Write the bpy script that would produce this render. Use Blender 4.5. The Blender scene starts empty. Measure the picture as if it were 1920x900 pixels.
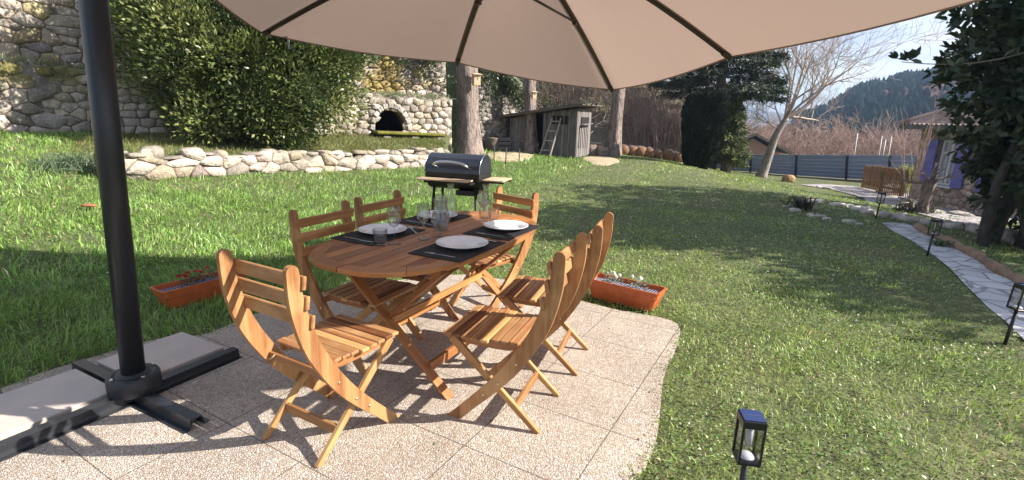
import bpy, bmesh, math, random
import numpy as np
from mathutils import Vector, Matrix
R=math.radians; PI=math.pi
rnd=random.Random(7); RN=np.random.default_rng(7)
C=bpy.context.scene.collection
sc=bpy.context.scene
# ------------------------------------------------------------------ camera
F_PX,PITCH,ROLL,HC=941.4,0.241,0.027,1.466
cp,sp=math.cos(PITCH),math.sin(PITCH)
FW=np.array([0,cp,-sp]); _r=np.array([1,0,0.]); _u=np.array([0,sp,cp])
RT=math.cos(ROLL)*_r+math.sin(ROLL)*_u; UP=-math.sin(ROLL)*_r+math.cos(ROLL)*_u
cd=bpy.data.cameras.new('camera'); cam=bpy.data.objects.new('camera',cd); C.objects.link(cam)
cam.matrix_world=Matrix(((RT[0],UP[0],-FW[0],0),(RT[1],UP[1],-FW[1],0),(RT[2],UP[2],-FW[2],HC),(0,0,0,1)))
cd.sensor_width=36; cd.lens=36*F_PX/1920; cd.clip_start=.05; cd.clip_end=6000
sc.camera=cam
# ------------------------------------------------------------------ light
SUN=Vector((1.5,-.17,1.0)).normalized()
EL=math.asin(SUN.z); AZ=math.atan2(SUN.x,SUN.y)
sc.render.engine='CYCLES'
sc.view_settings.view_transform='Standard'; sc.view_settings.look='None'
sc.view_settings.gamma=1; sc.view_settings.use_curve_mapping=False
sc.view_settings.exposure=1.17
W=bpy.data.worlds.new('World'); sc.world=W; W.use_nodes=True
nt=W.node_tree; nt.nodes.clear()
def nn(nt,t,**k):
    n=nt.nodes.new(t)
    for a,b in k.items():
        if a.startswith('i_'): n.inputs[a[2:].replace('_',' ')].default_value=b
        else: setattr(n,a,b)
    return n
sky=nn(nt,'ShaderNodeTexSky',sky_type='NISHITA',sun_disc=False,sun_elevation=EL,sun_rotation=AZ,air_density=1.0,dust_density=1.0,ozone_density=1.5)
tc=nn(nt,'ShaderNodeTexCoord'); mp=nn(nt,'ShaderNodeMapping'); mp.inputs['Scale'].default_value=(1.0,1.0,3.2); mp.inputs['Location'].default_value=(.35,.1,.2)
nz=nn(nt,'ShaderNodeTexNoise'); nz.inputs['Scale'].default_value=2.3; nz.inputs['Detail'].default_value=7; nz.inputs['Roughness'].default_value=.55
rp=nn(nt,'ShaderNodeValToRGB'); rp.color_ramp.elements[0].position=.42; rp.color_ramp.elements[1].position=.64
nz2=nn(nt,'ShaderNodeTexNoise'); nz2.inputs['Scale'].default_value=5; nz2.inputs['Detail'].default_value=5
rp2=nn(nt,'ShaderNodeValToRGB'); rp2.color_ramp.elements[0].color=(4.6,5.3,7.0,1); rp2.color_ramp.elements[1].color=(9.5,9.7,10,1)
rp2.color_ramp.elements[0].position=.35; rp2.color_ramp.elements[1].position=.65
mx=nn(nt,'ShaderNodeMix',data_type='RGBA'); bg=nn(nt,'ShaderNodeBackground'); bg.inputs['Strength'].default_value=.068
wo=nn(nt,'ShaderNodeOutputWorld')
L=nt.links.new
L(tc.outputs['Generated'],mp.inputs['Vector']); L(mp.outputs[0],nz.inputs['Vector']); L(mp.outputs[0],nz2.inputs['Vector'])
L(nz.outputs['Fac'],rp.inputs[0]); L(nz2.outputs['Fac'],rp2.inputs[0])
L(rp.outputs[0],mx.inputs['Factor']); L(sky.outputs[0],mx.inputs['A']); L(rp2.outputs[0],mx.inputs['B'])
L(mx.outputs['Result'],bg.inputs['Color']); L(bg.outputs[0],wo.inputs['Surface'])
sl=bpy.data.lights.new('sun','SUN'); sl.energy=5.0; sl.angle=R(.5); sl.color=(1,.94,.84)
so=bpy.data.objects.new('sun',sl); C.objects.link(so); so.rotation_euler=SUN.to_track_quat('Z','Y').to_euler()

# ------------------------------------------------------------------ terrain function
def S(t): t=np.clip(t,0,1); return t*t*(3-2*t)
def GZ(x,y):
    x=np.asarray(x,float); y=np.asarray(y,float)
    z=.85*S((-2.2-x)/8)*S((y-.5)/3)
    z=z+.18*S((y-7)/8)*S((2.5-x)/4)
    z=z-1.18*S((y-4)/14)*S((x-4.3)/9)
    far=np.clip(y-31,0,60)*S((x-5)/8); z=z-.11*far
    hill=np.clip((y-23.5)-2.6*np.clip(x-6,0,None),0,60); z=z+.42*hill
    return z
def GZs(x,y): return float(GZ(x,y))
def ray(u,v):
    d=FW+(u-960)/F_PX*RT-(v-450)/F_PX*UP; return d
def at(u,v,dz=0.0):
    d=ray(u,v); o=np.array([0,0,HC]); t=.5
    while t<120:
        p=o+d*t
        if p[2]<=GZs(p[0],p[1])+dz: break
        t+=.05
    a,b=t-.05,t
    for _ in range(14):
        m=(a+b)/2; p=o+d*m
        if p[2]<=GZs(p[0],p[1])+dz: b=m
        else: a=m
    p=o+d*b; return Vector((p[0],p[1],p[2]))
def atz(u,v,z):
    d=ray(u,v); t=(z-HC)/d[2]; return Vector((d[0]*t,d[1]*t,z))
def atd(u,v,y):
    d=ray(u,v); t=y/d[1]; return Vector((d[0]*t,y,HC+d[2]*t))

# ------------------------------------------------------------------ mesh helpers
def tag(o,label=None,cat=None,group=None,kind=None):
    if label: o['label']=label
    if cat: o['category']=cat
    if group: o['group']=group
    if kind: o['kind']=kind
    return o
def mesh_np(name,V,F,mat,parent=None,tint=None,smooth=False,extra=None):
    V=np.asarray(V,np.float32); F=np.asarray(F,np.int32); k=F.shape[1]
    me=bpy.data.meshes.new(name); me.vertices.add(len(V)); me.vertices.foreach_set('co',V.ravel())
    me.loops.add(F.size); me.loops.foreach_set('vertex_index',F.ravel())
    me.polygons.add(len(F)); me.polygons.foreach_set('loop_start',np.arange(0,F.size,k,dtype=np.int32))
    if smooth: me.polygons.foreach_set('use_smooth',np.ones(len(F),bool))
    me.update(calc_edges=True)
    if tint is not None:
        a=me.color_attributes.new('tint','FLOAT_COLOR','POINT'); c=np.ones((len(V),4),np.float32); c[:,:3]=tint; a.data.foreach_set('color',c.ravel())
    me.materials.append(mat); o=bpy.data.objects.new(name,me); C.objects.link(o)
    if parent: o.parent=parent
    return o
class MB:
    """collects boxes, tubes, lathes into one mesh (local coords); 'gr' = grain coords, 'tint' = board tone"""
    def __init__(s): s.v=[];s.f=[];s.g=[];s.t=[];s.sm=[]
    def add(s,V,Fc,G=None,t=1.0,smooth=False):
        b=len(s.v); s.v+= [tuple(p) for p in V]; s.f+=[tuple(i+b for i in f) for f in Fc]
        s.sm+=[smooth]*len(Fc)
        s.g+= [tuple(p) for p in (G if G is not None else V)]
        s.t+= [t]*len(V) if not isinstance(t,list) else t
        return s
    def box(s,c,d,M=None,t=1.0,bev=0.0,long=None,taper=1.0):
        """c centre, d full dims, M 3x3/4x4 rotation; bevelled by chamfer"""
        hx,hy,hz=[q/2 for q in d]
        if bev>0:
            b=min(bev,hx*.6,hy*.6,hz*.6)
            V=[];
            for sx in(-1,1):
                for sy in(-1,1):
                    for sz in(-1,1):
                        V+=[(sx*(hx-b),sy*(hy-b),sz*hz),(sx*(hx-b),sy*hy,sz*(hz-b)),(sx*hx,sy*(hy-b),sz*(hz-b))]
            def I(sx,sy,sz,k): return ((sx>0)*4+(sy>0)*2+(sz>0))*3+k
            Fc=[]
            for q in(-1,1):
                Fc.append([I(-1,-1,q,0),I(1,-1,q,0),I(1,1,q,0),I(-1,1,q,0)][::q])
                Fc.append([I(-1,q,-1,1),I(-1,q,1,1),I(1,q,1,1),I(1,q,-1,1)][::q])
                Fc.append([I(q,-1,-1,2),I(q,1,-1,2),I(q,1,1,2),I(q,-1,1,2)][::q])
            for a in(-1,1):
                for b2 in(-1,1):
                    Fc.append([I(-1,a,b2,0),I(1,a,b2,0),I(1,a,b2,1),I(-1,a,b2,1)][::(-a*b2) or 1])
                    Fc.append([I(a,-1,b2,0),I(a,1,b2,0),I(a,1,b2,2),I(a,-1,b2,2)][::(a*b2)])
                    Fc.append([I(a,b2,-1,1),I(a,b2,1,1),I(a,b2,1,2),I(a,b2,-1,2)][::(-a*b2)])
            for sx in(-1,1):
                for sy in(-1,1):
                    for sz in(-1,1): Fc.append([I(sx,sy,sz,0),I(sx,sy,sz,1),I(sx,sy,sz,2)][::(sx*sy*sz)*-1])
        else:
            V=[(x,y,z) for x in(-hx,hx) for y in(-hy,hy) for z in(-hz,hz)]
            Fc=[(0,1,3,2),(4,6,7,5),(0,4,5,1),(2,3,7,6),(0,2,6,4),(1,5,7,3)]
        ax=long if long is not None else max(range(3),key=lambda i:d[i])
        o1=[ax]+[i for i in range(3) if i!=ax]; off=(rnd.uniform(0,50),rnd.uniform(0,50),rnd.uniform(0,50))
        G=[tuple(p[o1[i]]+off[i] for i in range(3)) for p in V]
        M=M if M is not None else Matrix.Identity(3)
        c=Vector(c); P=[c+M@Vector(p) for p in V]
        return s.add(P,Fc,G,t)
    def bar(s,a,b,w,h,t=1.0,bev=.002,up=(0,0,1),ext=0):
        a=Vector(a);b=Vector(b); d=(b-a); Ln=d.length+2*ext; x=d.normalized(); u=Vector(up)
        y=u.cross(x); 
        if y.length<1e-4: y=Vector((0,1,0)).cross(x)
        y.normalize(); z=x.cross(y)
        M=Matrix((x,y,z)).transposed()
        return s.box((a+b)/2,(Ln,w,h),M,t,bev,0)
    def tube(s,P,r,n=8,t=1.0,caps=True,smooth=True,flat=1.0):
        P=[Vector(p) for p in P]; rr=r if hasattr(r,'__len__') else [r]*len(P)
        V=[];Fc=[];G=[]; up=None; ln=0; off=rnd.uniform(0,50)
        for i,p in enumerate(P):
            d=(P[min(i+1,len(P)-1)]-P[max(i-1,0)]).normalized()
            if up is None:
                up=Vector((0,0,1)) if abs(d.z)<.9 else Vector((1,0,0))
            x=(up-d*up.dot(d)).normalized(); y=d.cross(x); up=x
            if i: ln+=(P[i]-P[i-1]).length
            for k in range(n):
                a=2*PI*k/n; V.append(p+x*math.cos(a)*rr[i]+y*math.sin(a)*rr[i]*flat); G.append((ln+off,math.cos(a)*rr[i],math.sin(a)*rr[i]))
        for i in range(len(P)-1):
            for k in range(n):
                k2=(k+1)%n; Fc.append((i*n+k,i*n+k2,(i+1)*n+k2,(i+1)*n+k))
        if caps: Fc.append(tuple(range(n))[::-1]); Fc.append(tuple((len(P)-1)*n+k for k in range(n)))
        return s.add(V,Fc,G,t,smooth)
    def lathe(s,prof,n=24,c=(0,0,0),t=1.0,smooth=True,M=None,close=False):
        V=[];Fc=[];c=Vector(c)
        for r,z in prof:
            for k in range(n):
                a=2*PI*k/n; p=Vector((r*math.cos(a),r*math.sin(a),z)); V.append(c+(M@p if M is not None else p))
        m=len(prof)
        for i in range(m if close else m-1):
            j=(i+1)%m
            for k in range(n):
                k2=(k+1)%n; Fc.append((i*n+k,i*n+k2,j*n+k2,j*n+k))
        if not close:
            if prof[0][0]>1e-4: Fc.append(tuple(range(n))[::-1])
            if prof[-1][0]>1e-4: Fc.append(tuple((m-1)*n+k for k in range(n)))
        return s.add(V,Fc,None,t,smooth)
    def prism(s,pts,z0,z1,t=1.0,M=None,c=(0,0,0),G=None):
        """polygon in local xy extruded z0..z1"""
        n=len(pts); c=Vector(c)
        V=[(x,y,z0) for x,y in pts]+[(x,y,z1) for x,y in pts]
        Fc=[tuple(range(n))[::-1],tuple(range(n,2*n))]+[(i,(i+1)%n,n+(i+1)%n,n+i) for i in range(n)]
        off=(rnd.uniform(0,50),rnd.uniform(0,50),0)
        Gp=[(p[0]+off[0],p[1]+off[1],p[2]) for p in V]
        P=[c+(M@Vector(p) if M is not None else Vector(p)) for p in V]
        return s.add(P,Fc,G or Gp,t)
    def build(s,name,mat,parent=None,loc=None,rz=0):
        me=bpy.data.meshes.new(name); me.from_pydata([tuple(p) for p in s.v],[],s.f); me.update()
        me.polygons.foreach_set('use_smooth',s.sm)
        a=me.attributes.new('gr','FLOAT_VECTOR','POINT'); a.data.foreach_set('vector',np.array(s.g,np.float32).ravel())
        b=me.color_attributes.new('tint','FLOAT_COLOR','POINT'); t=np.ones((len(s.v),4),np.float32)
        for i,q in enumerate(s.t):
            if hasattr(q,'__len__'): t[i,:3]=q
            else: t[i,:3]=q
        b.data.foreach_set('color',t.ravel())
        bm=bmesh.new(); bm.from_mesh(me); bmesh.ops.recalc_face_normals(bm,faces=bm.faces); bm.to_mesh(me); bm.free()
        me.materials.append(mat); o=bpy.data.objects.new(name,me); C.objects.link(o)
        if parent: o.parent=parent
        if loc is not None: o.location=loc
        o.rotation_euler.z=rz
        return o
def empty(name,loc=(0,0,0),rz=0,label=None,cat=None,group=None):
    o=bpy.data.objects.new(name,None); C.objects.link(o); o.location=loc; o.rotation_euler=(0,0,rz); o.empty_display_size=.2
    return tag(o,label,cat,group)
def copy_tree(o,parent=None):
    c=o.copy(); C.objects.link(c)
    if parent: c.parent=parent
    for ch in [q for q in bpy.data.objects if q.parent==o]: copy_tree(ch,c)
    return c
def Rz(a): return Matrix.Rotation(a,3,'Z')
def Rx(a): return Matrix.Rotation(a,3,'X')
def Ry(a): return Matrix.Rotation(a,3,'Y')

# ------------------------------------------------------------------ materials
def mat(name,col=(.5,.5,.5),rough=.6,metal=0,spec=.5,tint=False,noise=None,bump=None,trans=0,var=0,mix2=None,sheen=0,coords='Object',coat=0):
    """noise=(scale,detail,colB,lo,hi) colour mix; bump=(scale,strength,dist); tint multiplies the vertex colour"""
    m=bpy.data.materials.new(name); m.use_nodes=True; nt=m.node_tree; P=nt.nodes['Principled BSDF']; L=nt.links.new
    P.inputs['Roughness'].default_value=rough; P.inputs['Metallic'].default_value=metal; P.inputs['Specular IOR Level'].default_value=spec
    if coat: P.inputs['Coat Weight'].default_value=coat
    P.inputs['Base Color'].default_value=(*col,1); cur=None
    tc=nn(nt,'ShaderNodeTexCoord'); vec=tc.outputs['Object']
    if coords=='gr':
        at_=nn(nt,'ShaderNodeAttribute',attribute_name='gr'); vec=at_.outputs['Vector']
    if noise:
        lst=noise if isinstance(noise,list) else [noise]
        base=nn(nt,'ShaderNodeRGB'); base.outputs[0].default_value=(*col,1); cur=base.outputs[0]
        for sc_,de,cb,lo,hi in lst:
            mp=nn(nt,'ShaderNodeMapping'); 
            mp.inputs['Scale'].default_value=sc_ if hasattr(sc_,'__len__') else (sc_,)*3
            nzn=nn(nt,'ShaderNodeTexNoise'); nzn.inputs['Scale'].default_value=1; nzn.inputs['Detail'].default_value=de; nzn.inputs['Roughness'].default_value=.6
            L(vec,mp.inputs['Vector']); L(mp.outputs[0],nzn.inputs['Vector'])
            mr=nn(nt,'ShaderNodeMapRange'); mr.inputs[1].default_value=lo; mr.inputs[2].default_value=hi; L(nzn.outputs['Fac'],mr.inputs[0])
            mx=nn(nt,'ShaderNodeMix',data_type='RGBA'); L(mr.outputs[0],mx.inputs['Factor']); L(cur,mx.inputs['A']); mx.inputs['B'].default_value=(*cb,1); cur=mx.outputs['Result']
    if tint:
        a=nn(nt,'ShaderNodeAttribute',attribute_name='tint'); mx=nn(nt,'ShaderNodeMix',data_type='RGBA',blend_type='MULTIPLY'); mx.inputs['Factor'].default_value=1
        if cur: L(cur,mx.inputs['A'])
        else: mx.inputs['A'].default_value=(*col,1)
        L(a.outputs['Color'],mx.inputs['B']); cur=mx.outputs['Result']
    if var:
        oi=nn(nt,'ShaderNodeObjectInfo'); mr=nn(nt,'ShaderNodeMapRange'); mr.inputs[3].default_value=1-var; mr.inputs[4].default_value=1+var; L(oi.outputs['Random'],mr.inputs[0])
        mx=nn(nt,'ShaderNodeVectorMath',operation='SCALE')
        if cur: L(cur,mx.inputs[0])
        else: mx.inputs[0].default_value=col
        L(mr.outputs[0],mx.inputs['Scale']); cur=mx.outputs[0]
    if cur: L(cur,P.inputs['Base Color'])
    if bump:
        lst=bump if isinstance(bump,list) else [bump]; prev=None
        for sc_,st,di in lst:
            mp=nn(nt,'ShaderNodeMapping'); mp.inputs['Scale'].default_value=sc_ if hasattr(sc_,'__len__') else (sc_,)*3
            nzn=nn(nt,'ShaderNodeTexNoise'); nzn.inputs['Scale'].default_value=1; nzn.inputs['Detail'].default_value=4
            L(vec,mp.inputs['Vector']); L(mp.outputs[0],nzn.inputs['Vector'])
            b=nn(nt,'ShaderNodeBump'); b.inputs['Strength'].default_value=st; b.inputs['Distance'].default_value=di; L(nzn.outputs['Fac'],b.inputs['Height'])
            if prev: L(prev,b.inputs['Normal'])
            prev=b.outputs[0]
        L(prev,P.inputs['Normal'])
    if trans:
        o=nt.nodes['Material Output']; tr=nn(nt,'ShaderNodeBsdfTranslucent'); ms=nn(nt,'ShaderNodeMixShader'); ms.inputs[0].default_value=trans
        if cur: L(cur,tr.inputs['Color'])
        else: tr.inputs['Color'].default_value=(*col,1)
        L(P.outputs[0],ms.inputs[1]); L(tr.outputs[0],ms.inputs[2]); L(ms.outputs[0],o.inputs['Surface'])
    return m
M={}
M['wood']=mat('acacia wood',(.45,.235,.10),.46,tint=True,coords='gr',spec=.4,
   noise=[((1.6,22,22),4,(.20,.08,.03),.38,.66),((9,190,190),2,(.30,.125,.045),.45,.8),((3,3,3),3,(.56,.34,.16),.5,.8)],bump=((8,220,220),.12,.001))
M['woodtable']=mat('oiled table wood',(.42,.185,.065),.42,tint=True,coords='gr',spec=.4,
   noise=[((1.6,22,22),4,(.23,.085,.03),.42,.72),((9,190,190),2,(.29,.115,.04),.45,.8)],bump=((8,220,220),.12,.001))
M['brass']=mat('brass screw',(.75,.6,.35),.3,1)
M['black']=mat('placemat black weave',(.010,.010,.013),.75,bump=((900,900,900),.4,.001))
M['porcelain']=mat('white porcelain',(.84,.85,.89),.18,spec=.5,coat=.3)
M['steel']=mat('cutlery steel',(.62,.62,.64),.22,1)
M['anth']=mat('anthracite powder coat',(.016,.018,.023),.36,spec=.45,noise=((60,60,60),3,(.022,.024,.03),.4,.7))
M['plasticgrey']=mat('anthracite plastic',(.022,.024,.030),.5,bump=((400,400,400),.15,.001))
M['rib']=mat('brown rib coating',(.035,.024,.02),.4)
M['grillblack']=mat('black grill enamel',(.016,.018,.030),.28,spec=.6,coat=.25,noise=((30,30,30),3,(.024,.026,.036),.4,.7))
M['grillmatt']=mat('black grill steel',(.012,.012,.012),.55)
M['palewood']=mat('pale shelf wood',(.62,.45,.30),.55,tint=True,coords='gr',noise=((3,40,40),3,(.45,.30,.18),.4,.7))
M['terracotta']=mat('terracotta plastic',(.52,.125,.035),.45,noise=((12,12,12),3,(.38,.085,.028),.4,.75))
M['soil']=mat('potting soil',(.035,.025,.02),.95,bump=((90,90,90),.9,.01))
M['gridgrey']=mat('grey planter grid',(.30,.28,.36),.5)
M['pvcblack']=mat('black lamp plastic',(.012,.012,.014),.4)
M['solar']=mat('solar cell',(.012,.022,.11),.15,spec=.7,coat=.6)
M['whitebit']=mat('white reflector',(.7,.7,.72),.35)
M['leafm']=mat('leaf',(1,1,1),.42,tint=True,trans=.28,spec=.5)
M['leafgloss']=mat('glossy leaf',(1,1,1),.40,tint=True,trans=.16,spec=.42)
M['grass']=mat('grass blade',(1,1,1),.38,tint=True,trans=.35,spec=.5)
M['needle']=mat('conifer needles',(1,1,1),.55,tint=True,trans=.12,spec=.3)
M['bark']=mat('conifer bark',(.27,.205,.175),.95,coords='gr',noise=[((3,9,9),5,(.10,.075,.065),.42,.62),((14,30,30),3,(.36,.30,.28),.5,.75)],bump=[((4,14,14),1.0,.05),((16,50,50),.7,.015)])
M['barkdark']=mat('dark smooth bark',(.07,.06,.052),.9,coords='gr',noise=((6,20,20),4,(.035,.03,.027),.42,.65),bump=((10,40,40),.6,.01))
M['barkpale']=mat('pale bark',(.36,.31,.27),.9,coords='gr',noise=[((5,12,12),4,(.16,.13,.11),.42,.65)],bump=((10,35,35),.8,.02))
M['twig']=mat('bare twig',(.40,.33,.28),.85,tint=True)
M['sand']=mat('sawdust and sand',(.50,.39,.27),.95,noise=((3,3,3),5,(.30,.25,.14),.4,.7),bump=((40,40,40),.8,.02))
M['oldwood']=mat('weathered grey boards',(.185,.165,.155),.9,tint=True,coords='gr',noise=[((2,18,18),4,(.09,.08,.075),.4,.7)],bump=((6,60,60),.5,.004))
M['dark']=mat('soot and painted shade',(.012,.011,.010),.95)  # soot in the oven; elsewhere inner shade put into the colour
M['roofold']=mat('old roofing felt',(.085,.07,.06),.9,noise=((5,5,5),4,(.16,.13,.10),.4,.7),bump=((20,20,20),.6,.02))
M['logend']=mat('sawn log end',(.33,.19,.105),.9,tint=True,coords='gr',noise=((6,30,30),3,(.20,.10,.055),.4,.7))
M['fenceblue']=mat('blue grey fence board',(.22,.27,.40),.45,tint=True,noise=((.6,.6,20),3,(.28,.33,.46),.4,.7))
M['fencedark']=mat('dark fence post',(.02,.024,.035),.5)
M['gatewood']=mat('brown picket',(.29,.155,.065),.75,tint=True,coords='gr',noise=((3,30,30),3,(.18,.09,.04),.4,.7))
M['green']=mat('green wire fence',(.03,.12,.10),.5)
M['shutter']=mat('violet blue shutter',(.19,.185,.52),.5,noise=((3,3,12),3,(.14,.13,.40),.4,.7))
M['winwhite']=mat('white window paint',(.72,.72,.74),.45)
M['curtain']=mat('lace curtain',(.55,.55,.6),.9,noise=((14,14,14),3,(.28,.28,.34),.45,.6))
M['concrete']=mat('concrete kerb',(.36,.33,.32),.9,noise=((4,4,4),4,(.28,.25,.25),.4,.7),bump=((60,60,60),.4,.01))
M['yellowhedge']=M['leafm']
def glass(name,col=(1,1,1),k=1.0):
    """thin-walled glass: clear straight through, brighter and slightly darker towards grazing angles"""
    m=bpy.data.materials.new(name); m.use_nodes=True; nt=m.node_tree; L=nt.links.new; nt.nodes.remove(nt.nodes['Principled BSDF'])
    lw_=nn(nt,'ShaderNodeLayerWeight'); lw_.inputs['Blend'].default_value=.5
    cr=nn(nt,'ShaderNodeValToRGB'); e=cr.color_ramp.elements; e[0].color=(*col,1); e[1].color=(col[0]*.6,col[1]*.62,col[2]*.65,1); e[0].position=.55; L(lw_.outputs['Facing'],cr.inputs[0])
    tr=nn(nt,'ShaderNodeBsdfTransparent'); L(cr.outputs[0],tr.inputs[0]); gl=nn(nt,'ShaderNodeBsdfGlossy'); gl.inputs['Roughness'].default_value=.03
    pw=nn(nt,'ShaderNodeMath',operation='POWER'); pw.inputs[1].default_value=3.0; L(lw_.outputs['Facing'],pw.inputs[0]); mr=nn(nt,'ShaderNodeMapRange'); mr.inputs[3].default_value=.03; mr.inputs[4].default_value=.5*k; L(pw.outputs[0],mr.inputs[0])
    ms=nn(nt,'ShaderNodeMixShader'); L(mr.outputs[0],ms.inputs[0]); L(tr.outputs[0],ms.inputs[1]); L(gl.outputs[0],ms.inputs[2]); g2=nn(nt,'ShaderNodeBsdfGlass'); g2.inputs['IOR'].default_value=1.42; m2=nn(nt,'ShaderNodeMixShader'); m2.inputs[0].default_value=.15 if k>=1 else .0; L(ms.outputs[0],m2.inputs[1]); L(g2.outputs[0],m2.inputs[2]); L(m2.outputs[0],nt.nodes['Material Output'].inputs['Surface'])
    return m
M['glass']=glass('clear drinking glass',(.97,.98,1))
M['pane']=glass('lamp glass pane',(.9,.9,.92),.8)

# exposed aggregate paving with joints
def paving_mat():
    m=bpy.data.materials.new('exposed pebble paving'); m.use_nodes=True; nt=m.node_tree; L=nt.links.new; P=nt.nodes['Principled BSDF']; P.inputs['Roughness'].default_value=.8
    tc=nn(nt,'ShaderNodeTexCoord')
    v=nn(nt,'ShaderNodeTexVoronoi',feature='F1'); v.inputs['Scale'].default_value=105; v.inputs['Randomness'].default_value=1
    ve=nn(nt,'ShaderNodeTexVoronoi',feature='DISTANCE_TO_EDGE'); ve.inputs['Scale'].default_value=105
    L(tc.outputs['Object'],v.inputs['Vector']); L(tc.outputs['Object'],ve.inputs['Vector'])
    sx=nn(nt,'ShaderNodeSeparateColor'); L(v.outputs['Color'],sx.inputs[0])
    cr=nn(nt,'ShaderNodeValToRGB'); e=cr.color_ramp.elements; e[0].position=0; e[0].color=(.38,.30,.23,1); e[1].position=1; e[1].color=(.82,.76,.70,1)
    for p,c in ((.12,(.54,.42,.32,1)),(.45,(.66,.56,.46,1)),(.75,(.69,.61,.54,1))): q=e.new(p); q.color=c
    L(sx.outputs[0],cr.inputs[0])
    # gaps between pebbles
    mr=nn(nt,'ShaderNodeMapRange'); mr.inputs[1].default_value=.0; mr.inputs[2].default_value=.16; L(ve.outputs['Distance'],mr.inputs[0])
    mx=nn(nt,'ShaderNodeMix',data_type='RGBA'); mx.inputs['A'].default_value=(.37,.29,.23,1); L(mr.outputs[0],mx.inputs['Factor']); L(cr.outputs[0],mx.inputs['B'])
    # broad stains
    n=nn(nt,'ShaderNodeTexNoise'); n.inputs['Scale'].default_value=2.2; n.inputs['Detail'].default_value=6; L(tc.outputs['Object'],n.inputs['Vector'])
    m3=nn(nt,'ShaderNodeMapRange'); m3.inputs[1].default_value=.35; m3.inputs[2].default_value=.7; m3.inputs[3].default_value=.82; m3.inputs[4].default_value=1.08; L(n.outputs['Fac'],m3.inputs[0])
    sc1=nn(nt,'ShaderNodeVectorMath',operation='SCALE'); L(mx.outputs['Result'],sc1.inputs[0]); L(m3.outputs[0],sc1.inputs['Scale'])
    # joints: object coords aligned with slabs
    sp_=nn(nt,'ShaderNodeSeparateXYZ'); L(tc.outputs['Object'],sp_.inputs[0])
    outs=[]
    for ax,pitch in (('X',.53),('Y',.47)):
        dv=nn(nt,'ShaderNodeMath',operation='DIVIDE'); dv.inputs[1].default_value=pitch; L(sp_.outputs[ax],dv.inputs[0])
        fr=nn(nt,'ShaderNodeMath',operation='FRACT'); L(dv.outputs[0],fr.inputs[0])
        sb=nn(nt,'ShaderNodeMath',operation='SUBTRACT'); L(fr.outputs[0],sb.inputs[0]); sb.inputs[1].default_value=.5
        ab=nn(nt,'ShaderNodeMath',operation='ABSOLUTE'); L(sb.outputs[0],ab.inputs[0])
        g=nn(nt,'ShaderNodeMath',operation='GREATER_THAN'); L(ab.outputs[0],g.inputs[0]); g.inputs[1].default_value=.5-.0028/pitch
        outs.append(g.outputs[0])
    mxx=nn(nt,'ShaderNodeMath',operation='MAXIMUM'); L(outs[0],mxx.inputs[0]); L(outs[1],mxx.inputs[1])
    mf=nn(nt,'ShaderNodeMath',operation='MULTIPLY'); L(mxx.outputs[0],mf.inputs[0]); mf.inputs[1].default_value=.75
    mj=nn(nt,'ShaderNodeMix',data_type='RGBA'); L(mf.outputs[0],mj.inputs['Factor']); L(sc1.outputs[0],mj.inputs['A']); mj.inputs['B'].default_value=(.06,.05,.04,1)
    L(mj.outputs['Result'],P.inputs['Base Color'])
    hh=nn(nt,'ShaderNodeMath',operation='MINIMUM'); hh.inputs[1].default_value=.25; L(ve.outputs['Distance'],hh.inputs[0])
    b=nn(nt,'ShaderNodeBump'); b.inputs['Strength'].default_value=.9; b.inputs['Distance'].default_value=.02; L(hh.outputs[0],b.inputs['Height'])
    L(b.outputs[0],P.inputs['Normal'])
    return m
M['paving']=paving_mat()
def flag_mat():
    m=bpy.data.materials.new('pale flagstones'); m.use_nodes=True; nt=m.node_tree; L=nt.links.new; P=nt.nodes['Principled BSDF']; P.inputs['Roughness'].default_value=.85
    tc=nn(nt,'ShaderNodeTexCoord')
    nw=nn(nt,'ShaderNodeTexNoise'); nw.inputs['Scale'].default_value=3; L(tc.outputs['Object'],nw.inputs['Vector'])
    ad=nn(nt,'ShaderNodeVectorMath',operation='MULTIPLY_ADD'); L(nw.outputs['Color'],ad.inputs[0]); ad.inputs[1].default_value=(.12,.12,.12); L(tc.outputs['Object'],ad.inputs[2])
    v=nn(nt,'ShaderNodeTexVoronoi',feature='F1'); ve=nn(nt,'ShaderNodeTexVoronoi',feature='DISTANCE_TO_EDGE')
    for q in (v,ve): q.inputs['Scale'].default_value=4.2; L(ad.outputs[0],q.inputs['Vector'])
    s_=nn(nt,'ShaderNodeSeparateColor'); L(v.outputs['Color'],s_.inputs[0])
    cr=nn(nt,'ShaderNodeValToRGB'); e=cr.color_ramp.elements; e[0].color=(.45,.445,.475,1); e[1].color=(.60,.595,.62,1); L(s_.outputs[0],cr.inputs[0])
    mr=nn(nt,'ShaderNodeMapRange'); mr.inputs[1].default_value=.02; mr.inputs[2].default_value=.06; L(ve.outputs['Distance'],mr.inputs[0])
    mx=nn(nt,'ShaderNodeMix',data_type='RGBA'); mx.inputs['A'].default_value=(.27,.26,.27,1); L(mr.outputs[0],mx.inputs['Factor']); L(cr.outputs[0],mx.inputs['B'])
    L(mx.outputs['Result'],P.inputs['Base Color'])
    b=nn(nt,'ShaderNodeBump'); b.inputs['Strength'].default_value=.6; b.inputs['Distance'].default_value=.03; L(mr.outputs[0],b.inputs['Height']); L(b.outputs[0],P.inputs['Normal'])
    return m
M['flag']=flag_mat()
M['lawnsoil']=mat('lawn soil',(.11,.13,.045),.95,noise=[((.8,.8,.8),4,(.19,.17,.08),.45,.7),((14,14,14),4,(.055,.065,.025),.4,.65)],bump=((30,30,30),.8,.03))
M['hillsoil']=mat('leaf litter hillside',(.20,.155,.105),.95,noise=[((.35,.35,.35),5,(.12,.13,.06),.45,.6),((3,3,3),4,(.28,.22,.16),.45,.7)],bump=((6,6,6),.8,.1))
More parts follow.
